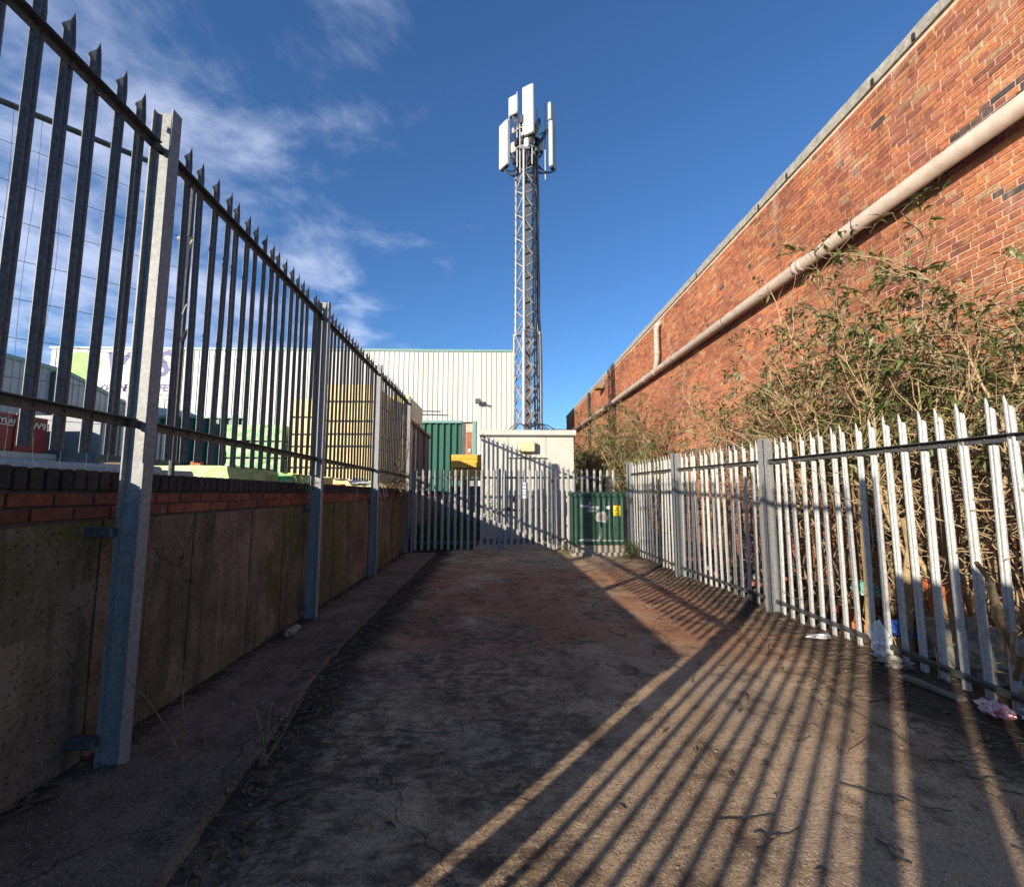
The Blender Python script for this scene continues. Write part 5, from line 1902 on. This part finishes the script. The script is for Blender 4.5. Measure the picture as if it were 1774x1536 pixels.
# ------------------------------------------------------------------ litter and debris on the ground
random.seed(151)
ll = MB()
for k in range(2400):
    u = random.random()
    if u < 0.40:
        y_ = random.uniform(1.6, 9)
        x_ = -1.15 - 0.28 * sst(2.0, 4.5, y_) + random.gauss(0, 0.12)
    elif u < 0.70:
        x_, y_ = random.gauss(3.0, 0.25), random.uniform(1.9, 9.8)
    elif u < 0.85:
        x_, y_ = random.uniform(-2.2, 2.8), random.uniform(1.6, 10.2)
    else:
        x_, y_ = random.gauss(-2.2, 0.06), random.uniform(1.6, 10.2)
    if x_ > 3.9:
        continue
    z_ = max(lane_h(x_, y_), 0.028 if x_ < -1.5 else -1) + 0.006
    an = random.uniform(0, 2 * PI)
    l_, w_ = random.uniform(0.012, 0.045), random.uniform(0.006, 0.014)
    if random.random() < 0.06:
        l_ *= 2
        w_ *= 1.6
    b = len(ll.v)
    c_, s_ = math.cos(an), math.sin(an)
    for (a_, d_, h_) in ((-l_, 0, 0), (0, -w_, random.uniform(0, .012)), (l_, 0, random.uniform(0, .015)), (0, w_, random.uniform(0, .012))):
        ll.v.append((x_ + a_ * c_ - d_ * s_, y_ + a_ * s_ + d_ * c_, z_ + h_))
    ll.f.append((b, b + 1, b + 2, b + 3))
tag(ll.build('leaf_litter', 'dead_leaf'), 'scattered dead leaves and chips on the lane and in the gutter', 'leaf litter', kind='stuff')
tl = MB()
for k in range(900):
    u = random.random()
    if u < 0.80:
        x_, y_ = random.gauss(2.95, 0.28), random.uniform(1.7, 8)
    elif u < 0.90:
        y_ = random.uniform(1.6, 8)
        x_ = -1.2 - 0.2 * sst(2, 4.5, y_) + random.gauss(0, 0.12)
    else:
        x_, y_ = random.uniform(-1, 2.8), random.uniform(1.6, 8)
    if x_ > 3.9:
        continue
    an = random.gauss(2.4, 0.7) if x_ > 2 else random.uniform(0, 6.28)
    L = random.uniform(0.06, 0.38)
    pts = []
    for t2 in np.linspace(-0.5, 0.5, 5):
        xx_, yy_ = x_ + L * t2 * math.cos(an) + random.gauss(0, .006), y_ + L * t2 * math.sin(an) + random.gauss(0, .006)
        pts.append((xx_, yy_, max(lane_h(xx_, yy_), 0.028 if xx_ < -1.5 else -1) + 0.004 + random.uniform(0, .012)))
    tl.tube(pts, random.uniform(0.0015, 0.0042), 4, False)
tag(tl.build('twig_litter', 'dark_twig'), 'thin dry twigs strewn along the fence foot and the gutter', 'twigs', kind='stuff')
gv = MB()
for k in range(520):
    x_, y_ = random.uniform(-2.2, 3.1), random.uniform(1.5, 10.4)
    if random.random() < 0.5:
        x_ = random.choice((random.gauss(2.9, .3), random.gauss(-1.25, .15)))
    r_ = random.uniform(0.003, 0.008)
    z_ = max(lane_h(x_, y_), 0.026 if x_ < -1.5 else -1)
    mt = Matrix.Translation((x_, y_, z_ + r_ * 0.4)) @ Matrix.Rotation(random.uniform(0, 6), 4, 'Z') @ Matrix.Rotation(random.uniform(-.5, .5), 4, 'X')
    gv.box(-r_, r_, -r_ * .8, r_ * .8, -r_ * .6, r_ * .6, mt)
tag(gv.build('grit', 'grit'), 'loose grit and crumbs of concrete on the lane surface', 'grit', kind='stuff')


def crumple(name, label, cat, c_, sx, sy, sz, m, seed, amp=0.35, sub=3):
    """crushed bag or packet: a folded closed shell resting on the ground"""
    random.seed(seed)
    p_ = MB()
    nu, nv = 30, 18
    for i in range(nv):
        th = PI * i / (nv - 1)
        for j in range(nu):
            ph = 2 * PI * j / nu
            d_ = Vector((math.sin(th) * math.cos(ph), math.sin(th) * math.sin(ph), math.cos(th)))
            k_ = 1 + amp * mn.noise(d_ * 2.3 + Vector((seed, 0, 0))) - 0.9 * amp * abs(mn.noise(d_ * 4.0 + Vector((0, seed, 0)))) - 0.6 * amp * abs(mn.noise(d_ * 9.0 + Vector((0, 0, seed))))
            p_.v.append((c_[0] + d_.x * sx * k_, c_[1] + d_.y * sy * k_, c_[2] + max(-0.8, d_.z * k_) * sz))
    p_.quadgrid(0, nv, nu, True)
    o_ = p_.build(name, m)
    return tag(o_, label, cat)


crumple('plastic_bag', 'crumpled white plastic bag caught at the foot of the sunlit fence', 'bag', (3.17, 3.78, 0.24), 0.055, 0.10, 0.15, 'white_bag', 3, 0.8)
crumple('plastic_bag', 'blue plastic bag lying behind the sunlit fence', 'bag', (3.50, 3.95, 0.28), 0.12, 0.13, 0.07, 'blue', 5, 0.5)
crumple('plastic_bag', 'pale teal plastic bag snagged in the brambles behind the fence', 'bag', (3.62, 4.45, 0.52), 0.10, 0.14, 0.08, 'teal_bag', 7, 0.6)
crumple('drinks_can', 'crushed silver and red drinks can on the soil by the fence foot', 'can', (3.10, 2.86, 0.13), 0.075, 0.10, 0.045, 'foil', 9, 0.35)
crumple('plastic_wrapper', 'flat white wrapper on the ground beside the sunlit fence', 'wrapper', (3.02, 4.30, 0.115), 0.12, 0.05, 0.02, 'white_bag', 11, 0.5)
crumple('plastic_wrapper', 'clear crumpled wrapper beside the crushed drinks can', 'wrapper', (3.26, 2.72, 0.14), 0.10, 0.12, 0.06, 'white_bag', 13, 0.7)
crumple('plastic_bag', 'grey crumpled sack under the white bag', 'bag', (3.20, 3.70, 0.10), 0.13, 0.15, 0.05, 'con_base', 15, 0.7)
crumple('stone_lump', 'rounded grey lump of concrete behind the sunlit fence', 'concrete', (3.68, 3.45, 0.22), 0.20, 0.42, 0.28, 'con_base', 17, 0.25)
crumple('concrete_chunk', 'flat chip of broken concrete by the retaining wall foot', 'concrete', (-2.12, 4.75, 0.07), 0.05, 0.16, 0.04, 'con_base', 19, 0.4)
# broken flower pot behind the fence
pt_ = thing('flower_pot', 'broken terracotta flower pot behind the sunlit fence', 'pot', (3.72, 3.75, 0.45))
q_ = MB()
n_ = 16
for (r_, z_) in ((0.085, 0.42), (0.12, 0.66), (0.135, 0.66), (0.135, 0.72), (0.115, 0.72), (0.08, 0.45)):
    for j in range(n_):
        an = 2 * PI * j / n_
        q_.v.append((3.72 + r_ * math.cos(an), 3.75 + r_ * math.sin(an), z_ + (0.02 * math.sin(3 * an) if z_ > 0.7 else 0)))
q_.quadgrid(0, 6, n_, True)
q_.build('pot', 'terracotta', pt_)
MB().bbox(3.60, 3.84, 3.6, 3.9, 0.0, 0.43, 0.02).build('block_under', 'con_base', pt_)
# old kerb timber along the fence foot
kt = thing('fence_foot_timber', 'weathered grey timber lying along the foot of the sunlit fence', 'timber', (3.1, 3.2, 0.1))
MB().bbox(-0.035, 0.035, -0.20, 0.20, -0.012, 0.012, 0.004, Matrix.Translation((3.06, 3.25, 0.10)) @ Matrix.Rotation(R(9), 4, 'Z')).build('plank', mat('grey_timber', (0.17, 0.15, 0.12), 0.9, 0, 0.25, 14, (0.10, 0.085, 0.07), 0.004, 60, stretch=(1, .2, 1)), kt)
# broken bricks and rubble behind the fence
random.seed(157)
for k in range(26):
    y_ = random.uniform(2.9, 9)
    x_ = random.uniform(3.45, 4.8)
    mt = Matrix.Translation((x_, y_, 0.09 + random.uniform(0, .05))) @ Matrix.Rotation(random.uniform(0, 6), 4, 'Z') @ Matrix.Rotation(random.uniform(-.5, .5), 4, 'X')
    l_ = random.uniform(0.05, 0.11)
    tag(MB().bbox(-l_, l_, -0.05, 0.05, -0.032, 0.032, 0.008, mt).build('loose_brick', random.choice(('terracotta', 'con_base', 'terracotta'))),
        'loose broken brick lying in the brambles behind the sunlit fence', 'brick', 'loose bricks behind the fence')
